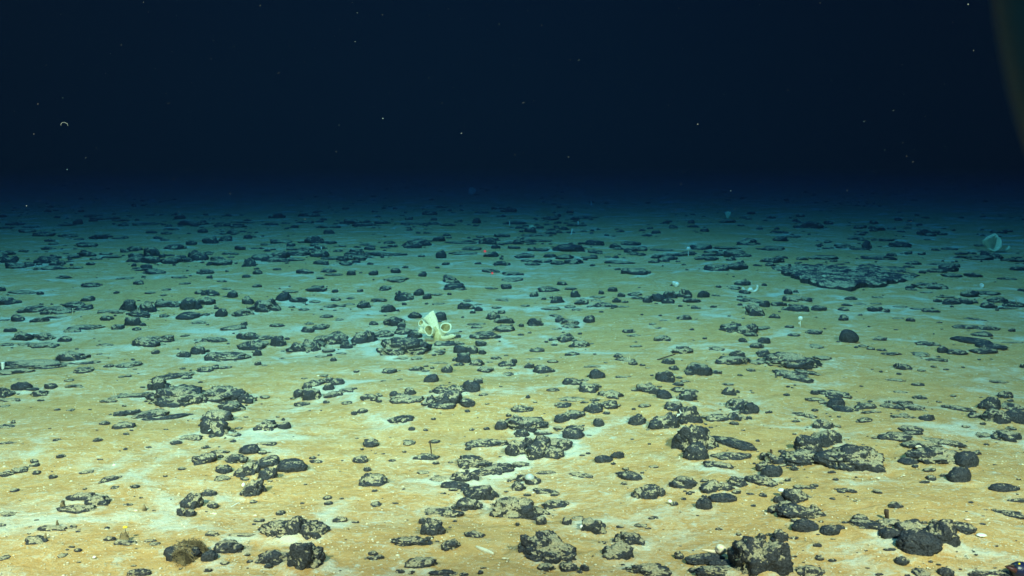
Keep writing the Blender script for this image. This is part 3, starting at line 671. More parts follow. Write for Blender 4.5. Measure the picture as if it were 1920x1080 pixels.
# ------------------------------------------------------------------ landmarks and labels
LAND = [  # x, y, phrase used by its neighbours, label of the rock there (None: not a rock), is rock
 (815, 612, 'the cream vase sponge', None),
 (1591, 633, 'the bare domed boulder', 'bare dark domed boulder standing tall and clean on open sand'),
 (1600, 520, 'the wide flat slab', None),
 (1601, 864, 'the oval banded rock', 'broad oval flat-topped rock with winding bands of sand across its top'),
 (1719, 1022, 'the big smooth oval nodule', 'big smooth oval black nodule leaning on the sandy cluster at lower right'),
 (757, 655, 'the broad ledge below the sponge', 'broad flat ledge of crust with dark scalloped rim just below the cream sponge'),
 (574, 1045, 'the sand-capped boulder', 'big round boulder with thick sandy cap and black skirt cut by the bottom edge'),
 (549, 996, 'the shaggy sand-covered crust', 'wide shaggy crust almost covered in sand, directly behind the sand-capped boulder'),
 (1421, 1050, 'the tall pitted boulder', 'tall black boulder pitted with sandy patches right of the peach anemone'),
 (985, 958, 'the rock with a drooping end', 'long mottled rock whose dark right end droops down to the sand'),
 (1018, 1028, 'the blocky sand-topped rock', 'blocky squarish rock with rough sandy top and dark front corner'),
 (345, 750, 'the long lumpy rock', 'long lumpy mottled rock, biggest of the cluster on the left'),
 (415, 740, 'the dark-chinned mottled rock', 'mottled wide rock with dark hanging chin, right end of the left cluster'),
 (1020, 840, 'the black many-lobed rock', 'black many-lobed rock spreading like a paw over the sand'),
 (1307, 827, 'the tall mottled boulder', 'tall mottled black boulder with a smaller round lump in front'),
 (544, 876, 'the brick-shaped nodule', 'dark brick-shaped nodule, rightmost of a close group of four'),
 (1747, 857, 'the long ridged rock', 'long ridged rock with dark sides, largest of the right-hand cluster'),
 (1865, 782, 'the far right dome', 'dusted dark dome, largest of the tight group by the right edge'),
 (1572, 761, 'the black wedge', 'black clean wedge of rock tilted down to the right'),
 (1484, 677, 'the knobbly strip of crust', 'knobbly strip of dark crust with many small sandy pits'),
 (1374, 672, 'the capped oval nodule', 'wide oval nodule with dark base and a dusty raised cap'),
 (1315, 697, 'the tapering rock', 'dark rock with blunt left end tapering to a point at right'),
 (838, 752, 'the low black lump', 'low broad black lump in the middle of a tight centre cluster'),
 (1221, 925, 'the twin-lobed nodule', 'twin-lobed dark nodule with dusty tops next to a small white ball'),
 (352, 1027, 'the brown bushy clump', None),
 (160, 944, 'the ragged mottled patch', 'ragged low patch of mottled crust lying nearly flush with the sand'),
 (60, 684, 'the slab at the left edge', 'long layered flat slab running in from the left edge'),
 (280, 639, 'the three-part mottled rock', 'mottled rock of three merged lumps with a rounded dark left end'),
 (701, 900, 'the speckled lone nodule', 'lone nodule speckled black and sand with a small knob on its right'),
 (1383, 760, 'the dusted dome pair', 'dusted dark dome with a second dome at its right shoulder'),
 (475, 917, 'the nodule with white polyps', 'round mottled nodule carrying two tiny white polyps at its left'),
 (809, 711, 'the smooth round nodule', 'smooth round black nodule sitting alone in front of the sponge ledge'),
 (1158, 1036, 'the nodule with a sandy hollow', 'dark nodule with pale sandy hollow in its top, front of a pair'),
 (135, 669, 'the low mottled dome', 'low mottled dome lying against the right end of the left-edge slab'),
 (1830, 643, 'the tilted black slab', 'long tilted black slab pointing down to the right'),
 (425, 669, 'the loaf-shaped rock', 'dark loaf-shaped rock with straight sides and flat base'),
 (573, 651, 'the slanting lumpy rock', 'slanting lumpy dark rock left of the group with a white cap'),
 (1076, 815, 'the smooth egg-shaped nodule', 'smooth egg-shaped nodule right behind the black many-lobed rock'),
 (495, 575, 'the pale-topped mound', 'pale-topped mound with dark right flank beside a small black nodule'),
 (585, 741, 'the mottled round lump', 'mottled round lump under an arc of smaller dark lumps'),
 (1885, 916, 'the black lens by the right edge', 'black clean lens-shaped rock lying near the right edge'),
 (1067, 467, 'the far dark wedge', None),
 (1857, 457, 'the far glass sponge', None),
 (1291, 467, 'the far stalked ball', None),
 (1501, 598, 'the near stalked ball', None),
 (909, 471, 'the upper red laser dot', None),
 (923, 512, 'the lower red laser dot', None),
 (1190, 510, 'the far bowl-shaped rock', 'far bowl-shaped rock with dark front edge and pale hollow'),
 (1740, 535, 'the far dusty mound', 'far dusty mound with a dark base right of the wide slab'),
 (685, 635, 'the white-capped rock', 'dark round rock with a shiny white patch on top, left of the sponge'),
 (1422, 901, 'the bean-shaped nodule', 'dusted bean-shaped nodule slanting down right, below a lumpy chain'),
 (235, 1018, 'the rock under the yellow tip', 'low mottled rock carrying a brown stalk with a yellow tip'),
]
for lx, ly, ph, lab in LAND:
    if lab:
        r = min(ROCKS, key=lambda r: (r.X - lx) ** 2 + ((r.Y - ly) * 1.3) ** 2 - r.w * 2)
        if r.label is None and r in SINGLE:
            r.label = lab; r.phrase = ph
        else:
            print('LANDMARK MISSED', ph)
    
ORD = ['closest', 'second closest', 'third closest', 'fourth closest', 'fifth closest', 'sixth closest', 'seventh closest', 'eighth closest', 'ninth closest', 'tenth closest', 'eleventh closest', 'twelfth closest']
def sector(dx, dy):
    if abs(dx) > abs(dy) * 1.6:
        return 'to the right of' if dx > 0 else 'to the left of'
    return 'in front of' if dy > 0 else 'behind'
def rank_tables(points):
    T = {}
    for li, (lx, ly, ph, lab) in enumerate(LAND):
        for i, (x, y) in enumerate(points):
            dx, dy = x - lx, y - ly
            d = math.hypot(dx, dy * 1.6)
            if d < 4: continue
            T.setdefault((li, sector(dx, dy)), []).append((d, i))
    best = {}
    for (li, se), L in T.items():
        L.sort()
        for k, (d, i) in enumerate(L[:len(ORD)]):
            sc_ = k + d / 60.0
            if i not in best or sc_ < best[i][0]:
                best[i] = (sc_, ORD[k], se, LAND[li][2])
    return best
BEST = rank_tables([(r.X, r.Y) for r in ROCKS])
COVER = {'r': 'bare', 'b': 'clean', 'd': 'dusted', 'm': 'mottled', 'f': 'sunken'}
def describe(i, r):
    big = 'large' if r.area > 1700 else 'medium' if r.area > 520 else 'small' if r.area > 170 else 'tiny'
    asp = r.w / max(r.h, 1)
    noun = 'crust' if r.crust else 'nodule'
    shape = 'round' if asp < 1.5 else 'oval' if asp < 2.3 else 'long' if asp < 3.6 else 'thin'
    if i in BEST:
        _, o, se, ph = BEST[i]
        return f'{big} {shape} {COVER[r.kind]} {noun}, {o} {se} {ph}'
    return f'{big} {shape} {COVER[r.kind]} {noun} in the dim far field'

IDX = {id(r): i for i, r in enumerate(ROCKS)}
for k, r in enumerate(SINGLE):
    i = IDX[id(r)]
    vs, fs, hs, n = [], [], [], 0
    org = None
    for j, l in enumerate(r.lumps):
        V, Fc, hol, cen = lump_mesh(l, 1000 + i * 7 + j, True)
        if org is None: org = cen
        vs.append(V); fs.append(Fc + n); hs.append(hol); n += len(V)
    V = np.concatenate(vs) - np.array(org[:])
    o = link_mesh('rock_crust' if r.crust else 'boulder' if r.area > 3600 else 'nodule', V, np.concatenate(fs), M_ROCK[r.kind], attrs={'hollow': np.concatenate(hs)})
    o.location = org
    if r.crust:
        tag(o, r.label or describe(i, r), 'rock crust', 'low mineral crusts in the sand')
    else:
        tag(o, r.label or describe(i, r), 'boulder' if r.area > 3600 else 'nodule', 'black nodules strewn over the seabed')
    r.obj = o

build_seabed()

# the rest of the field, countless small nodules fading into the dark: one object
def build_far_field():
    vs, fs, hs, n = [], [], [], 0
    def put(l, seed):
        nonlocal n
        V, Fc, hol, _ = lump_mesh(l, seed, False)
        vs.append(V); fs.append(Fc + n); hs.append(hol); n += len(V)
    for k, r in enumerate(REST):
        for l in r.lumps:
            put(l, 9000 + k)
    rr = random.Random(11)
    for k in range(2600):
        Y = 322 + 175 * rr.random() ** 0.75
        X = rr.uniform(-150, 2070)
        dens = float(vnoise(np.array([[X / 130, Y / 14, 0]]), 44)[0])
        if dens + rr.uniform(-0.5, 0.5) < 0.05: continue
        s = (Y - 300) / 170
        w = (6 + 20 * rr.random() ** 2) * max(0.35, s)
        h = max(1.1, w * rr.uniform(0.18, 0.38))
        put((X, Y, w, h, 'd', 0.0), 20000 + k)
    for k in range(1900):           # crumbs between the rocks in front
        Y = 490 + 600 * rr.random() ** 1.3
        X = rr.uniform(-60, 1980)
        s = (Y - 300) / 400
        w = (1.8 + 9 * rr.random() ** 2.2) * s
        if rr.random() < 0.6:
            q = rr.choice(nod[:260]); X = q.X + rr.gauss(0, 0.75) * q.w; Y = q.Y + rr.gauss(0.1, 0.7) * q.h
            if Y < 480: continue
        put((X, Y, w, w * rr.uniform(0.3, 0.6), 'd' if rr.random() < 0.75 else 'r', 0.0), 30000 + k)
    for k in range(420):           # the same field goes on to either side of the view
        Y = 500 + 560 * rr.random() ** 1.4
        X = rr.choice([rr.uniform(-1100, -40), rr.uniform(1960, 3000)])
        s = (Y - 300) / 400
        w = (10 + 30 * rr.random() ** 2) * s
        put((X, Y, w, w * rr.uniform(0.35, 0.75), rr.choice('ddmr'), 0.0), 40000 + k)
    o = link_mesh('small_nodules', np.concatenate(vs), np.concatenate(fs), M_ROCK['d'], attrs={'hollow': np.concatenate(hs)})
    tag(o, 'countless small dark nodules spread over the sand and fading into the dark', 'nodules', kind='stuff')
build_far_field()

# ------------------------------------------------------------------ the wide flat slab on the right
def build_slab():
    # outline on the seabed, traced clockwise as it lies
    pts = [(1476, 503), (1479, 518), (1497, 525), (1515, 532), (1540, 541), (1572, 545), (1594, 547), (1612, 540), (1636, 541), (1660, 535), (1680, 530), (1712, 522), (1725, 516), (1702, 508), (1690, 503), (1640, 497), (1590, 494), (1540, 494), (1500, 497)]
    g = [on_ground(x, y)[0] for x, y in pts]
    cx = sum(p.x for p in g) / len(g); cy_ = sum(p.y for p in g) / len(g)
    ang = np.array([math.atan2(p.y - cy_, p.x - cx) for p in g])
    rad = np.array([math.hypot(p.x - cx, p.y - cy_) for p in g])
    o = np.argsort(ang); ang, rad = ang[o], rad[o]
    NA, NR = 220, 60
    th = np.linspace(-math.pi, math.pi, NA, endpoint=False)
    R = np.interp(th, ang, rad, period=2 * math.pi)
    R = R * (1 + 0.05 * vnoise(np.stack([np.cos(th) * 6, np.sin(th) * 6, th * 0], 1), 5) + 0.03 * vnoise(np.stack([np.cos(th) * 17, np.sin(th) * 17, th * 0], 1), 6))
    vs, hs = [], []
    for k in range(NR):
        q = k / (NR - 1)
        rr = np.minimum(q * 1.12, 1.0) * R
        x = cx + np.cos(th) * rr; y = cy_ + np.sin(th) * rr
        P = np.stack([x / 0.16, y / 0.16, x * 0], 1)
        nn = vnoise(P, 31); n2 = vnoise(P * 2.7, 32); n3 = vnoise(P * 6.5, 33)
        lean = np.clip(0.62 - (x - cx) / 1.9 - (y - cy_) / 3.2, 0.12, 1.0)
        top = (0.040 + 0.016 * nn) * lean + 0.010 * n2 + 0.007 * n3
        edge = 1.0 if q < 0.87 else max(0.0, 1 - (q - 0.87) / 0.13)
        edge = edge ** 0.45 if edge > 0 else 0
        z = ground_z(x, y) * 0.4 - 0.04 + (top + 0.04) * edge
        vs.append(np.stack([x, y, z], 1)); hs.append(np.clip(-(nn * 0.5 + n2 * 0.9 + n3 * 0.7), -1, 1))
    fs = []
    for k in range(NR - 1):
        for j in range(NA):
            j2 = (j + 1) % NA
            fs.append((k * NA + j, (k + 1) * NA + j, (k + 1) * NA + j2, k * NA + j2))
    V = np.concatenate(vs) - np.array([cx, cy_, 0])
    o = link_mesh('rock_slab', V, fs, rock_material('slab_mineral', 0.82, 1.3, 0.35, 18.0), attrs={'hollow': np.concatenate(hs)})
    o.location = (cx, cy_, 0)
    tag(o, 'wide flat rough slab of dark crust with a sharp black front edge', 'rock slab')
build_slab()

# ------------------------------------------------------------------ living things
def frame(d):
    d = d.normalized()
    a = Vector((0, 0, 1)) if abs(d.z) < 0.9 else Vector((1, 0, 0))
    u = d.cross(a).normalized()
    return u, u.cross(d).normalized(), d

def tube(path, radii, nseg=10, close=True):
    vs, fs = [], []
    n = len(path)
    for i, p in enumerate(path):
        d = path[min(i + 1, n - 1)] - path[max(i - 1, 0)]
        if i == 0: u, v, _ = frame(d)
        else:
            d.normalize()
            u = (u - d * u.dot(d)).normalized(); v = u.cross(d)
        for k in range(nseg):
            a = 2 * math.pi * k / nseg
            vs.append(p + (u * math.cos(a) + v * math.sin(a)) * radii[i])
    for i in range(n - 1):
        for k in range(nseg):
            k2 = (k + 1) % nseg
            fs.append((i * nseg + k, i * nseg + k2, (i + 1) * nseg + k2, (i + 1) * nseg + k))
    if close:
        for i, flip in ((0, True), (n - 1, False)):
            vs.append(path[i].copy()); c = len(vs) - 1
            for k in range(nseg):
                k2 = (k + 1) % nseg
                fs.append((c, i * nseg + k2, i * nseg + k) if flip else (c, i * nseg + k, i * nseg + k2))
    return vs, fs

def bezier(a, b, c, n):
    return [a * (1 - t) ** 2 + b * 2 * t * (1 - t) + c * t * t for t in [i / (n - 1) for i in range(n)]]

def cup(root, mid, mouth, facing, r0, r1, squash=1.0, wob=0.05, seed=0, thick=0.16, lip=0.0, nseg=36, peak=0.0):
    """an open cup with a wall and an inside: stem from root through mid, opening at mouth looking along facing"""
    n = 16
    path = bezier(root, mid, mouth, n)
    u, v, w = frame(facing)
    vs, fs = [], []
    def ring(c, dirn, r, ph, pk=0.0):
        d = dirn.normalized()
        uu = (u - d * u.dot(d)).normalized(); vv = uu.cross(d)
        for k in range(nseg):
            a = 2 * math.pi * k / nseg
            wb = 1 + peak * pk * math.exp(-((a - math.pi / 2) / 0.45) ** 2) + wob * math.sin(2 * a + seed) + wob * 0.6 * math.sin(3 * a + seed * 2.1) + 0.3 * wob * math.sin(7 * a + ph)
            vs.append(c + (uu * math.cos(a) * squash + vv * math.sin(a)) * r * wb)
    rings = 0
    for i in range(n):
        t = i / (n - 1)
        d = path[min(i + 1, n - 1)] - path[max(i - 1, 0)]
        d = d.normalized() * (1 - t) + facing.normalized() * t
        r = r0 + (r1 - r0) * (t ** 1.35)
        if t > 0.85: r *= 1 + lip * (t - 0.85) / 0.15
        ring(path[i], d, r, t * 2, t * t); rings += 1
    rim = path[-1] + facing.normalized() * r1 * thick * 0.45
    ring(rim, facing, r1 * (1 + lip - thick * 0.45), 2, 1.0); rings += 1
    for i in range(n - 1, 3, -1):
        t = i / (n - 1)
        d = path[min(i + 1, n - 1)] - path[max(i - 1, 0)]
        d = d.normalized() * (1 - t) + facing.normalized() * t
        r = (r0 + (r1 - r0) * (t ** 1.35)) * (1 - thick) - r1 * 0.02
        ring(path[i], d, max(r, r1 * 0.03), t * 2, t * t); rings += 1
    for i in range(rings - 1):
        for k in range(nseg):
            k2 = (k + 1) % nseg
            fs.append((i * nseg + k, i * nseg + k2, (i + 1) * nseg + k2, (i + 1) * nseg + k))
    vs.append(path[3].copy()); c = len(vs) - 1
    for k in range(nseg):
        fs.append((c, (rings - 1) * nseg + k, (rings - 1) * nseg + (k + 1) % nseg))
    return vs, fs

def ball(c, r, sq=(1, 1, 1), n=3, amp=0.0, seed=0):
    V, Fc = ico(n)
    q = V * (1 + amp * vnoise(V * 2.3 + seed, seed))[:, None] * np.array(sq) * r + np.array(c[:])
    return [Vector(v) for v in q], [tuple(f) for f in Fc]

def merge(parts):
    vs, fs = [], []
    for v, f in parts:
        n = len(vs)
        vs += list(v); fs += [tuple(i + n for i in q) for q in f]
    return vs, fs

def part(name, geo, mat, root):
    vs, fs = geo
    if mat is M_SPONGE:
        A = np.array([v[:] for v in vs])
        dv = np.stack([vnoise(A / 0.016 + 9 * k, 60 + k) for k in range(3)], 1) * 0.0026 + np.stack([vnoise(A / 0.006 + 9 * k, 70 + k) for k in range(3)], 1) * 0.0012
        vs = [Vector(q) for q in A + dv]
    o = link_mesh(name, [Vector(v) - root.location for v in vs], fs, mat)
    o.parent = root
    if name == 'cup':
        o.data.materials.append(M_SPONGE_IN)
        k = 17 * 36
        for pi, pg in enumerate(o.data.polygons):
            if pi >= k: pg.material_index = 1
    return o

def single(name, geo, mat, loc, label, cat, group=None):
    vs, fs = geo
    o = link_mesh(name, [Vector(v) - Vector(loc) for v in vs], fs, mat)
    o.location = loc
    return tag(o, label, cat, group)

def vase_sponge():
    base, t = on_ground(820, 636)
    D = base.y
    P = lambda X, Y, dd=0.0: at_depth(X, Y, D + dd)
    px = t / F
    root = empty('vase_sponge', base)
    tag(root, 'pale cream branching vase sponge with four open cups beside a ledge', 'sponge')
    # trunk and the tall fan whose mouth turns away
    trunk = tube([P(822, 640), P(821, 630), P(817, 622), P(812, 614)], [9.5 * px, 9.0 * px, 8.2 * px, 7 * px], 24)
    part('trunk', trunk, plain_material('shaded_olive_sponge_stem', (0.44, 0.37, 0.17), (0.58, 0.51, 0.28), 60, 0.8), root)  # stem colour darkened to paint in the sponge's shaded side
    part('tall_cup', cup(P(820, 630), P(818, 606), P(802.5, 592, 0.02), Vector((-0.63, 0.30, 0.77)), 6.0 * px, 13.0 * px, 0.62, 0.06, 1.3, 0.10, 0.0, 48, 0.30), M_SPONGE, root)
    part('cup', cup(P(815, 622, -0.01), P(808, 621, -0.03), P(804, 619, -0.065), Vector((-0.30, -0.90, 0.12)), 4 * px, 10.3 * px, 0.86, 0.07, 0.2, 0.17, 0.06), M_SPONGE, root)
    part('cup', cup(P(812, 616, 0.0), P(798, 612, -0.01), P(789, 605, -0.03), Vector((-0.50, -0.75, 0.45)), 3 * px, 6.2 * px, 0.9, 0.06, 2.2, 0.18, 0.05), M_SPONGE, root)
    part('cup', cup(P(823, 624, 0.0), P(832, 622, 0.0), P(836, 614, -0.03), Vector((0.10, -0.72, 0.68)), 6 * px, 10.6 * px, 1.0, 0.05, 3.4, 0.16, 0.04), M_SPONGE, root)
    part('cup', cup(P(812, 624, -0.01), P(797, 624, -0.01), P(786, 618, -0.02), Vector((-0.85, -0.2, 0.45)), 3.5 * px, 5.0 * px, 0.8, 0.07, 4.4, 0.2, 0.0), M_SPONGE, root)
    part('curled_lip', cup(P(826, 632, -0.005), P(840, 635, -0.03), P(850, 628, -0.03), Vector((0.35, 0.15, 0.9)), 4 * px, 6.0 * px, 1.0, 0.14, 0.9, 0.2, 0.0), M_SPONGE, root)
vase_sponge()

def glass_sponge():
    base, t = on_ground(1862, 473)
    D = base.y; px = t / F
    P = lambda X, Y, dd=0.0: at_depth(X, Y, D + dd)
    root = empty('glass_sponge', base)
    tag(root, 'large translucent ear-shaped glass sponge with a curled side branch far right', 'sponge')
    part('open_cup', cup(P(1862, 473), P(1860, 464), P(1862, 456), Vector((-0.50, -0.72, 0.48)), 3 * px, 16.5 * px, 0.95, 0.10, 0.6, 0.20, 0.0, 48, 0.30), M_GLASS, root)
    part('side_fold', cup(P(1858, 470), P(1853, 460), P(1853, 447), Vector((-0.35, 0.25, 0.90)), 3 * px, 12 * px, 0.5, 0.1, 2.0, 0.2, 0.0, 48, 0.35), M_GLASS, root)
    br = bezier(P(1866, 470), P(1890, 473), P(1894, 462), 14)
    part('curled_branch', tube(br, [(1.4 + 2.2 * i / 13) * px for i in range(14)], 14), M_GLASS, root)
glass_sponge()

def stalked_ball(X, Ytop, Ybase, rpx, label, bead=None, mat=None):
    base, t = on_ground(X, Ybase)
    px = t / F; D = base.y
    root = empty('stalked_sponge', base)
    tag(root, label, 'stalked sponge', 'ball sponges on thin stalks')
    top = at_depth(X, Ytop, D)
    part('head', ball(top, rpx * px, (1, 1, 0.95), 3, 0.10, int(X)), mat or M_WHITE, root)
    mid = (base + top) / 2 + Vector((-0.6 * px, 0, 0))
    part('stalk', tube(bezier(base - Vector((0, 0, 0.02)), mid, top - Vector((0, 0, rpx * px * 0.6)), 8), [0.7 * px] * 8, 8), M_WHITE, root)
    if bead:
        part('bud', ball(at_depth(X - 2, bead, D), 1.9 * px, (1, 1, 1.1), 2, 0.1, 3), mat or M_WHITE, root)
stalked_ball(1501, 597, 612, 4.4, 'bright white ball sponge on a short stalk above open sand', 606)
stalked_ball(1291, 466, 480, 3.6, 'dim pale ball sponge on a straight stalk far back among nodules')

def small_sponge(name, X, Y, lumps, label, mat, cat='sponge', dz=0.0):
    base, t = on_ground(X, Y + 6)
    px = t / F; D = base.y
    geo = merge([ball(at_depth(X + a, Y + b, D), r * px, (1, 1, q), 3, 0.22, int(X) + k) for k, (a, b, r, q) in enumerate(lumps)])
    return single(name, geo, mat, base, label, cat)
small_sponge('encrusting_sponge', 1545, 520, [(0, 0, 4.2, 1.0), (-3, 3, 2.6, 1.1), (3, 3, 2.4, 1)], 'small pale green sponge sitting on top of the wide flat slab', M_GLASS)
small_sponge('encrusting_sponge', 1267, 532, [(-3, -1, 4.0, 0.9), (2, 1, 4.2, 1.0), (0, 4, 3, 0.8)], 'pale lumpy sponge wedged among dark nodules right of centre', M_WHITE)
def u_sponge():
    base, t = on_ground(1408, 547)
    px = t / F; D = base.y
    P = lambda X, Y: at_depth(X, Y, D)
    root = empty('branching_sponge', base)
    tag(root, 'white branching sponge with upturned horns behind dark nodules', 'sponge')
    part('body', ball(P(1407, 543), 4.6 * px, (1.0, 0.8, 0.8), 3, 0.2, 5), M_WHITE, root)
    part('horn', tube(bezier(P(1408, 546), P(1422, 548), P(1420, 534), 10), [2.0 * px, 2.1 * px, 2.1 * px, 2.0 * px, 2.0 * px, 1.9 * px, 1.8 * px, 1.8 * px, 1.7 * px, 1.2 * px], 10), M_WHITE, root)
    part('horn', tube(bezier(P(1405, 545), P(1394, 546), P(1393, 539), 8), [1.8 * px] * 7 + [1.0 * px], 10), M_WHITE, root)
u_sponge()
def far_cup(X, Y, rpx, hpx, label, mat, face=(-0.2, -0.7, 0.6)):
    base, t = on_ground(X, Y + hpx * 0.5)
    px = t / F; D = base.y
    P = lambda x, y: at_depth(x, y, D)
    geo = cup(base - Vector((0, 0, 0.02)), P(X, Y + hpx * 0.2), P(X, Y - hpx * 0.25), Vector(face), rpx * 0.35 * px, rpx * px, 1.0, 0.1, X, 0.2)
    single('cup_sponge', geo, mat, base, label, 'sponge', 'far cup sponges')
far_cup(885, 361, 8, 12, 'dim green cup sponge at the far edge of the light', M_GLASS)
far_cup(1365, 403, 5, 13, 'small faint cup sponge far back between the stalked ball and glass sponge', M_GLASS)
far_cup(1841, 536, 3.6, 7, 'tiny pale cup sponge far right beyond the dark nodule group', M_WHITE)
far_cup(996, 428, 4.5, 10, 'small faint ring-shaped cup sponge far back above the laser dots', M_GLASS)

def pale_rod(X0, Y0, X1, Y1, rpx, label, cat='sea pen', name='sea_pen', mat=None):
    base, t = on_ground(X1, Y1)
    px = t / F; D = base.y
    top = at_depth(X0, Y0, D)
    mid = (top + base) / 2 + Vector((1.2 * px, 0, 0))
    n = 9
    geo = tube(bezier(base - Vector((0, 0, 0.01)), mid, top, n), [rpx * px * (0.7 + 0.5 * i / (n - 1)) for i in range(n)], 8)
    return single(name, geo, mat or M_WHITE, base, label, cat, 'upright pale rods')
pale_rod(1073, 429, 1070, 440, 1.1, 'thin white upright sea pen far back, leaning slightly right')
pale_rod(1084, 415, 1083, 424, 1.0, 'short white upright sea pen far back right of the leaning one')
pale_rod(1108, 377, 1108, 385, 0.9, 'faintest upright pale sea pen near the end of the light')
pale_rod(955, 414, 955, 423, 0.8, 'faint thin sea pen far back left of the ring sponge')
pale_rod(602, 463, 602, 478, 0.7, 'thin pale sea pen standing among far nodules left of centre')
pale_rod(136, 578, 135, 602, 0.7, 'tall thin translucent sea pen on sand at left', mat=M_HYDROID)

# dark sticks
def dark_stick(X0, Y0, X1, Y1, r0, r1, label, name='dark_sea_pen', cat='sea pen', mat=None):
    base, t = on_ground(X1, Y1)
    px = t / F; D = base.y
    top = at_depth(X0, Y0, D)
    n = 8
    geo = tube([base.lerp(top, i / (n - 1)) + Vector((0.4 * px * math.sin(i), 0, 0)) for i in range(n)], [(r0 + (r1 - r0) * i / (n - 1)) * px for i in range(n)], 10)
    single(name, geo, mat or M_STALK, base, label, cat, 'dark upright stalks')
dark_stick(806.5, 826, 808.5, 849, 1.0, 1.4, 'thin dark stick-like stalk standing behind a low dusted nodule')
dark_stick(1446, 843, 1446, 850, 2.2, 2.4, 'short dark stub standing behind the lumpy chain of nodules')
dark_stick(1662, 956, 1663, 974, 3.4, 4.4, 'dark brown upright block-like stalk on the sandy lower-right cluster')
dark_stick(118, 939, 117, 955, 6, 3.0, 'brown stub at the left end of the ragged mottled patch', mat=M_BROWN)
dark_stick(107, 975, 108, 988, 3.5, 1.2, 'brown spike rising from the dark nodule at lower left', mat=M_BROWN)
dark_stick(85, 1000, 85, 1012, 3.0, 1.6, 'short brown stub on the right end of a low nodule at lower left', mat=M_BROWN)
dark_stick(270, 946, 271, 957, 4.5, 1.5, 'small brown peak standing alone on the sand', mat=M_BROWN)
dark_stick(1266, 664, 1232, 675, 1.4, 1.1, 'brown rod lying aslant between two nodules', name='fallen_rod', cat='rod', mat=M_STALK)

def yellow_tip():
    base, t = on_ground(233, 1012)
    px = t / F; D = base.y - 0.01
    P = lambda X, Y: at_depth(X, Y, D)
    root = empty('yellow_tipped_stalk', base)
    tag(root, 'brown bushy stalk with a bright yellow tip on a low nodule', 'polyp')
    rr = random.Random(3)
    g = []
    for k in range(26):
        x = rr.uniform(-11, 11)
        g.append(tube(bezier(P(233 + x * 0.9, 1016), P(233 + x * 0.7, 1004), P(234 + x * rr.uniform(0.2, 0.9), 994 + abs(x) * 0.7 + rr.uniform(-3, 7)), 6), [1.3 * px, 1.2 * px, 1 * px, 0.8 * px, 0.6 * px, 0.4 * px], 6))
    part('stalk', merge(g), M_BROWN, root)
    part('tip', ball(P(235, 988.5), 4.0 * px, (1.15, 0.8, 0.55), 3, 0.12, 2), M_YELLOW, root)
yellow_tip()

def bushy_clump():
    base, t = on_ground(352, 1054)
    px = t / F; D = base.y
    root = empty('bushy_clump', base)
    tag(root, 'brown bushy tangled clump draped over a dark rock at lower left', 'clump')
    rr = random.Random(5)
    V, Fc, hol, cen = lump_mesh((350, 1038, 54, 32, 'm', 0), 77, True)
    o = link_mesh('core_rock', V - np.array(base[:]), Fc, M_ROCK['d'], root, attrs={'hollow': hol})
    g = []
    for k in range(1500):
        a = rr.uniform(0, 2 * math.pi); q = math.sqrt(rr.random())
        bulge = 1 + 0.45 * math.sin(2 * a + 1.0) * q + 0.25 * math.sin(5 * a)
        c = Vector((cen.x + math.cos(a) * q * 20 * px * bulge + 3 * px, cen.y + math.sin(a) * q * 0.06, 0))
        top = 25 * px * math.sqrt(max(0.0, 1 - q * q)) * bulge
        c.z = cen.z + top * rr.uniform(0.35, 1.0) + 2 * px
        sweep = Vector((0.9, 0.1, -0.55 - 0.4 * rr.random())) if rr.random() < 0.7 else Vector((rr.uniform(-1, 1), rr.uniform(-1, 1), rr.uniform(-1, .4)))
        e = c + sweep.normalized() * rr.uniform(5, 15) * px
        m = (c + e) / 2 + Vector((rr.uniform(-1, 1), rr.uniform(-1, 1), rr.uniform(0.5, 2))) * 3 * px
        g.append(tube(bezier(c, m, e, 5), [0.5 * px, 0.6 * px, 0.55 * px, 0.42 * px, 0.2 * px], 4, False))
    part('tangle', merge(g), M_BROWN, root)
bushy_clump()

def anemone():
    base, t = on_ground(1350, 1045)
    px = t / F; D = base.y + 0.0
    root = empty('anemone', base)
    tag(root, 'glossy cream and peach round anemone on the edge of a dark slab', 'anemone')
    P = lambda X, Y, dd=0.0: at_depth(X, Y, D + dd)
    part('column', ball(P(1351, 1031), 11 * px, (1.0, 1.0, 0.85), 4, 0.06, 1), M_PINK, root)
    part('crown', ball(P(1350, 1027, -0.004), 8.2 * px, (1.0, 1.0, 0.8), 4, 0.05, 4), plain_material('cream_anemone_crown', (0.86, 0.82, 0.60), (0.78, 0.70, 0.48), 50, 0.4), root)
    part('foot', tube(bezier(P(1346, 1036), P(1330, 1033), P(1316, 1031), 8), [5 * px, 4.4 * px, 3.6 * px, 3 * px, 2.6 * px, 2.2 * px, 1.8 * px, 1.2 * px], 12), M_PINK, root)
anemone()

def white_coral():
    base, t = on_ground(1279, 790)
    px = t / F; D = base.y - 0.02
    P = lambda X, Y: at_depth(X, Y, D)
    root = empty('feathery_coral', base)
    tag(root, 'white forked feathery coral on a dark mottled lump right of centre', 'coral')
    for k, (a, b, c) in enumerate([((1281, 784), (1277, 779), (1268, 776)), ((1278, 779), (1276, 774), (1274, 768)), ((1275, 776), (1272, 778), (1268, 782)), ((1281, 784), (1284, 780), (1288, 781))]):
        part('branch', tube(bezier(P(*a), P(*b), P(*c), 7), [1.2 * px, 1.2 * px, 1.1 * px, 1 * px, 0.9 * px, 0.8 * px, 0.5 * px], 8), M_WHITE, root)
white_coral()

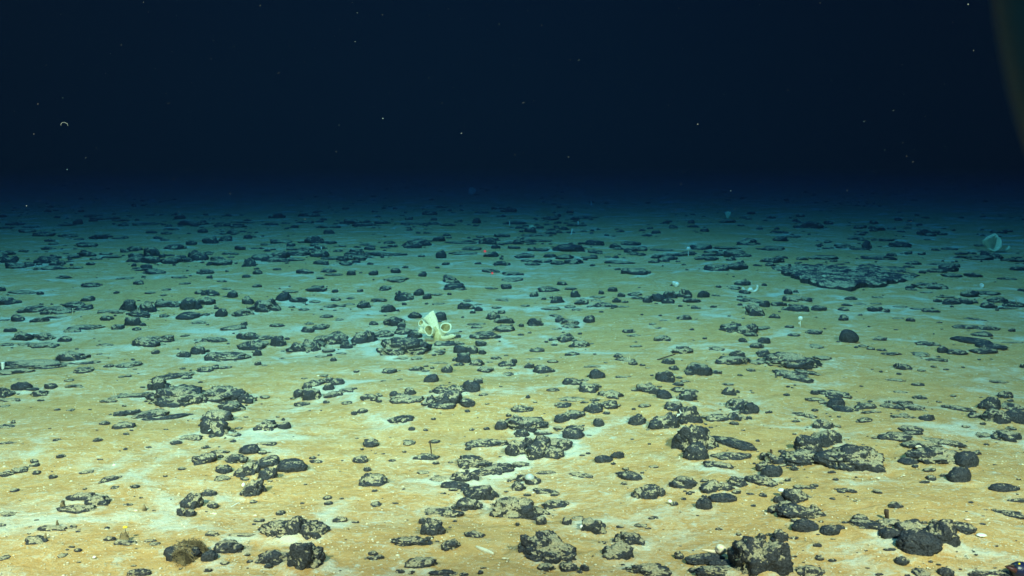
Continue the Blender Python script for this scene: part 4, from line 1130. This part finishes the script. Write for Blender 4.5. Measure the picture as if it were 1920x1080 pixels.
def shell(X, Y, rx, rz, label, mat=None, cat='shell', dd=-0.0, lift=0.0):
    base, t = on_ground(X, Y + rz)
    px = t / F
    D = base.y + dd
    c = at_depth(X, Y, D)
    V, Fc = ico(3)
    q = V.copy()
    up = q[:, 2] > 0
    q[:, 2] = np.where(up, q[:, 2], q[:, 2] * 0.45)
    rib = 1 + 0.05 * np.sin(np.arctan2(q[:, 1], q[:, 0]) * 12)
    q[:, :2] *= rib[:, None]
    q = q * np.array([rx, max(rx * 0.7, rz), rz]) * px + np.array(c[:])
    single('shell', ([Vector(v) for v in q], [tuple(f) for f in Fc]), mat or M_SHELL, c, label, cat, 'pale shells and balls on the sand')
shell(1465, 920, 6.5, 4.6, 'blue-white round shell on a dark knobbly nodule at lower right', dd=-0.03)
shell(993, 896, 9, 8, 'dull blue-grey domed shell on dark rocks, centre front', plain_material('blue_grey_shell', (0.30, 0.36, 0.38), (0.42, 0.46, 0.42), 90, 0.4), dd=-0.02)
shell(1256, 940.5, 4.2, 4.0, 'small white ball on bare sand right of the twin-lobed nodule', M_WHITE)
shell(1018, 687, 4.2, 3.0, 'small bright white cap on top of a dusted nodule', M_WHITE, dd=0.02)
shell(678, 626, 5.5, 3.2, 'shiny white patch-like shell on a dark round rock left of the sponge', M_SHELL, dd=0.0)
shell(1840, 1003.5, 9.5, 3.0, 'long white shell lying on a pale track at lower right', M_WHITE)
shell(1814, 974, 6, 2.0, 'small flat cream shell on sand above the long white shell', M_PINK)
shell(456.5, 910, 3.4, 4.8, 'upper white polyp at the left of the mottled nodule', M_WHITE, 'polyp', -0.02)
shell(461, 918.5, 2.8, 3.0, 'lower white polyp at the left of the mottled nodule', M_WHITE, 'polyp', -0.03)
shell(1000, 924, 2, 1.4, 'tiny white speck-like shell on sand in the middle front', M_WHITE)
shell(177, 1045, 3.4, 2.8, 'round white pebble-like shell on sand at lower left', M_WHITE)
shell(1090, 988, 3.2, 4.2, 'white upright shell at the left of a mottled nodule', M_WHITE, 'shell', -0.02)
shell(1722, 838, 6, 3.4, 'pale cream shell on the long ridged rock', M_PINK, 'shell', -0.02)

def worm(pts, r, label, mat, name='sea_worm', cat='worm', dd=0.0):
    w = []
    for X, Y in pts:
        p, t = on_ground(X, Y)
        w.append(p + Vector((0, 0, r * t / F * 0.3 + dd)))
    px = t / F
    path = []
    for i in range(len(w) - 1):
        for k in range(5):
            path.append(w[i].lerp(w[i + 1], k / 5))
    path.append(w[-1])
    n = len(path)
    geo = tube(path, [r * px * (0.45 + 0.55 * math.sin(math.pi * (i + 0.6) / (n + 0.2))) for i in range(n)], 10)
    single(name, geo, mat, path[0], label, cat)
worm([(893, 1026), (901, 1030), (910, 1034), (919, 1037), (925, 1040)], 4.2, 'pale elongated sea cucumber on bare sand below centre', plain_material('pale_track_tissue', (0.58, 0.57, 0.42), (0.66, 0.65, 0.5), 60, 0.8), 'sea_cucumber', 'sea cucumber')
worm([(391, 821), (398, 817), (405, 812), (409, 808)], 1.3, 'thin white worm curled against a mottled nodule at left', M_WHITE, dd=0.03)
worm([(433, 951), (440, 947), (449, 942)], 1.2, 'thin pale worm on sand below the nodule with white polyps', M_WHITE)
pale_rod(5, 679, 5, 694, 3.0, 'thick white upright sponge on the slab at the left edge', 'sponge', 'tube_sponge', M_WHITE)

def fish():
    base, t = on_ground(1912, 1084)
    px = t / F; D = base.y
    P = lambda X, Y, dd=0.0: at_depth(X, Y, D + dd)
    root = empty('fish', base)
    tag(root, 'dark blue fish with a reddish snout at the lower right corner', 'fish')
    n = 16
    path = [P(1898 + 44 * i / (n - 1), 1066 + 3 * math.sin(i / 4), 0.02 * i / n) for i in range(n)]
    rad = [(3 + 13 * math.sin(math.pi * min(1, (i + 1.2) / n) ** 0.75)) * px for i in range(n)]
    part('body', tube(path, rad, 18), M_BLUE, root)
    part('snout', tube([P(1904, 1070, -0.012), P(1897, 1067, -0.012), P(1890, 1064, -0.01), P(1884, 1062)], [5 * px, 4 * px, 2.6 * px, 0.8 * px], 10), M_RED, root)
    part('fin', tube([P(1903, 1062), P(1895, 1060), P(1886, 1061)], [3 * px, 2 * px, 0.4 * px], 8), M_STALK, root)
    part('eye', ball(P(1911, 1057, -0.055), 2.0 * px, n=2), M_YELLOW, root)
fish()

# laser dots: the spots where the vehicle's two measuring beams strike
def laser_dot(X, Y, rpx, label):
    p, t = on_ground(X, Y + rpx)
    c = at_depth(X, Y, p.y)
    single('laser_dot', ball(c, rpx * t / F, (1, 0.5, 0.9), 2, 0.15, int(X)), M_LASER, c, label, 'laser dot', 'red measuring laser dots')
laser_dot(909, 471, 2.6, 'bright red laser dot on a dark nodule, upper of the two')
laser_dot(923, 512, 2.0, 'fainter red laser dot on sand, lower of the two')

# hydroids on the dusted rocks
def hydroids():
    rr = random.Random(21)
    spots = [r for r in ROCKS if r in SINGLE and r.kind in 'dm' and 545 < r.Y < 900 and r.w > 22]
    rr.shuffle(spots)
    spots = spots[:60]
    for r in spots:
        X, Y = r.X + rr.uniform(-0.25, 0.25) * r.w, r.Y - r.h * 0.28
        p, t = on_ground(r.X, r.Y + r.h * 0.46)
        px = t / F; D = p.y + 0.02
        base = at_depth(X, Y, D)
        g = []
        for k in range(rr.randint(3, 7)):
            a = base + Vector((rr.uniform(-4, 4) * px, rr.uniform(-2, 2) * px, -1.5 * px))
            L = rr.uniform(5, 12) * px
            e = a + Vector((rr.uniform(-0.35, 0.35) * L, rr.uniform(-.2, .2) * L, L))
            m = (a + e) / 2 + Vector((rr.uniform(-1, 1) * px, 0, 0))
            g.append(tube(bezier(a, m, e, 5), [0.42 * px, 0.4 * px, 0.38 * px, 0.35 * px, 0.2 * px], 5, False))
        i = IDX[id(r)]
        if r.label: lab = 'pale hydroid tuft of fine threads on ' + r.phrase
        elif i in BEST: lab = f'hydroid tuft on nodule {BEST[i][1]} {BEST[i][2]} {BEST[i][3]}'
        else: continue
        single('hydroid_tuft', merge(g), M_HYDROID, base, lab, 'hydroid', 'pale hydroid tufts on the rocks')
hydroids()

# shell grit over the sand: nobody could count it
def grit():
    rr = np.random.default_rng(5)
    n = 7500
    Y = 560 + 560 * rr.random(n) ** 0.8
    X = rr.uniform(-100, 2020, n)
    vs, fs = [], []
    V, Fc = ico(1)
    k0 = 0
    for i in range(n):
        r_ = ray(X[i], Y[i]); t = CAM_H / -r_.z
        x, y = r_.x * t, r_.y * t
        if y > 8: continue
        s = rr.uniform(0.0010, 0.0030) * (1.8 if rr.random() < 0.06 else 1.0)
        q = V * np.array([rr.uniform(0.7, 1.8), rr.uniform(0.7, 1.3), rr.uniform(0.4, 0.9)]) * s
        vs.append((q, x, y)); fs.append(Fc + k0); k0 += len(V)
    xs = np.array([v[1] for v in vs]); ys = np.array([v[2] for v in vs])
    zs = ground_z(xs, ys)
    P = np.concatenate([q + np.array([x, y, z + 0.001]) for (q, x, y), z in zip(vs, zs)])
    o = link_mesh('shell_grit', P, np.concatenate(fs), plain_material('shell_fragment', (0.72, 0.68, 0.50), (0.50, 0.46, 0.32), 9, 0.8))
    tag(o, 'fine pale shell grit scattered over the ochre sand', 'grit', kind='stuff')
grit()

# marine snow drifting in the water
def snow():
    rr = random.Random(8)
    g = []
    spots = [(126, 318, 1.6), (718, 222, 1.6), (865, 250, 1.4), (1308, 233, 1.4), (1620, 228, 1.6), (50, 386, 1.5), (1370, 358, 1.5), (1825, 95, 1.4), (1815, 8, 1.6), (670, 24, 1.5), (1700, 293, 1.0), (666, 78, 1.0)]
    spots += [(rr.uniform(-60, 1980), rr.uniform(-20, 420), rr.choice([0.3, 0.35, 0.4, 0.5, 0.6, 0.8])) for _ in range(260)]
    for X, Y, r in spots:
        d = rr.uniform(1.6, 5.5)
        c = at_depth(X, Y, d)
        g.append(ball(c, 0.72 * r * d / F, (rr.uniform(0.6, 1.5), 1, rr.uniform(0.5, 1.1)), 1, 0.3, int(X) % 97))
    o = link_mesh('marine_snow', *merge(g), M_SNOW)
    tag(o, 'pale flecks of marine snow drifting in the dark water', 'marine snow', kind='stuff')
snow()
c0 = at_depth(119, 232, 3.0)
pf = 3.0 / F
P3 = lambda X, Y: at_depth(X, Y, 3.0)
single('marine_snow_flake', merge([tube(bezier(P3(114, 236), P3(114, 228), P3(122, 230), 7), [0.32 * pf] * 7, 6), tube(bezier(P3(122, 230), P3(128, 231), P3(127, 236), 6), [0.28 * pf] * 6, 6)]), M_SNOW, c0, 'curled pale flake drifting in the dark water at upper left', 'flake')

# part of the vehicle's own frame, out of focus close by
def vehicle_tube():
    a = at_depth(1968, -260, 0.19); b = at_depth(1962, 110, 0.18); c = at_depth(2060, 330, 0.16)
    geo = tube(bezier(a, b, c, 20), [0.0115 - 0.003 * i / 19 for i in range(20)], 32)
    single('frame_tube', geo, M_GREY, b, 'dark grey blurred tube of the dive vehicle at the upper right corner', 'tube')
vehicle_tube()

# ------------------------------------------------------------------ the water itself
def build_haze():
    x0, x1, y0, y1, z0, z1 = -120, 120, -9, 152, -1.2, 20.0
    v = [(x, y, z) for z in (z0, z1) for y in (y0, y1) for x in (x0, x1)]
    f = [(0, 2, 3, 1), (4, 5, 7, 6), (0, 1, 5, 4), (2, 6, 7, 3), (0, 4, 6, 2), (1, 3, 7, 5)]
    m = bpy.data.materials.new('sea_water')
    m.use_nodes = True
    nt = m.node_tree
    nt.nodes.remove(nt.nodes['Principled BSDF'])
    pv = nt.nodes.new('ShaderNodeVolumePrincipled')
    # extinction = D * (C + (1-C) * (1 - sqrt(A)))
    D = 0.24
    pv.inputs['Density'].default_value = D
    pv.inputs['Color'].default_value = (0.0013, 0.0029, 0.0062, 1)
    pv.inputs['Absorption Color'].default_value = (0.17, 0.55, 0.75, 1)
    pv.inputs['Anisotropy'].default_value = -0.35
    nt.links.new(pv.outputs[0], nt.nodes['Material Output'].inputs['Volume'])
    o = link_mesh('haze', v, f, m, smooth=False)
    tag(o, 'dark blue sea water that swallows the light with distance', 'water', kind='stuff')
build_haze()
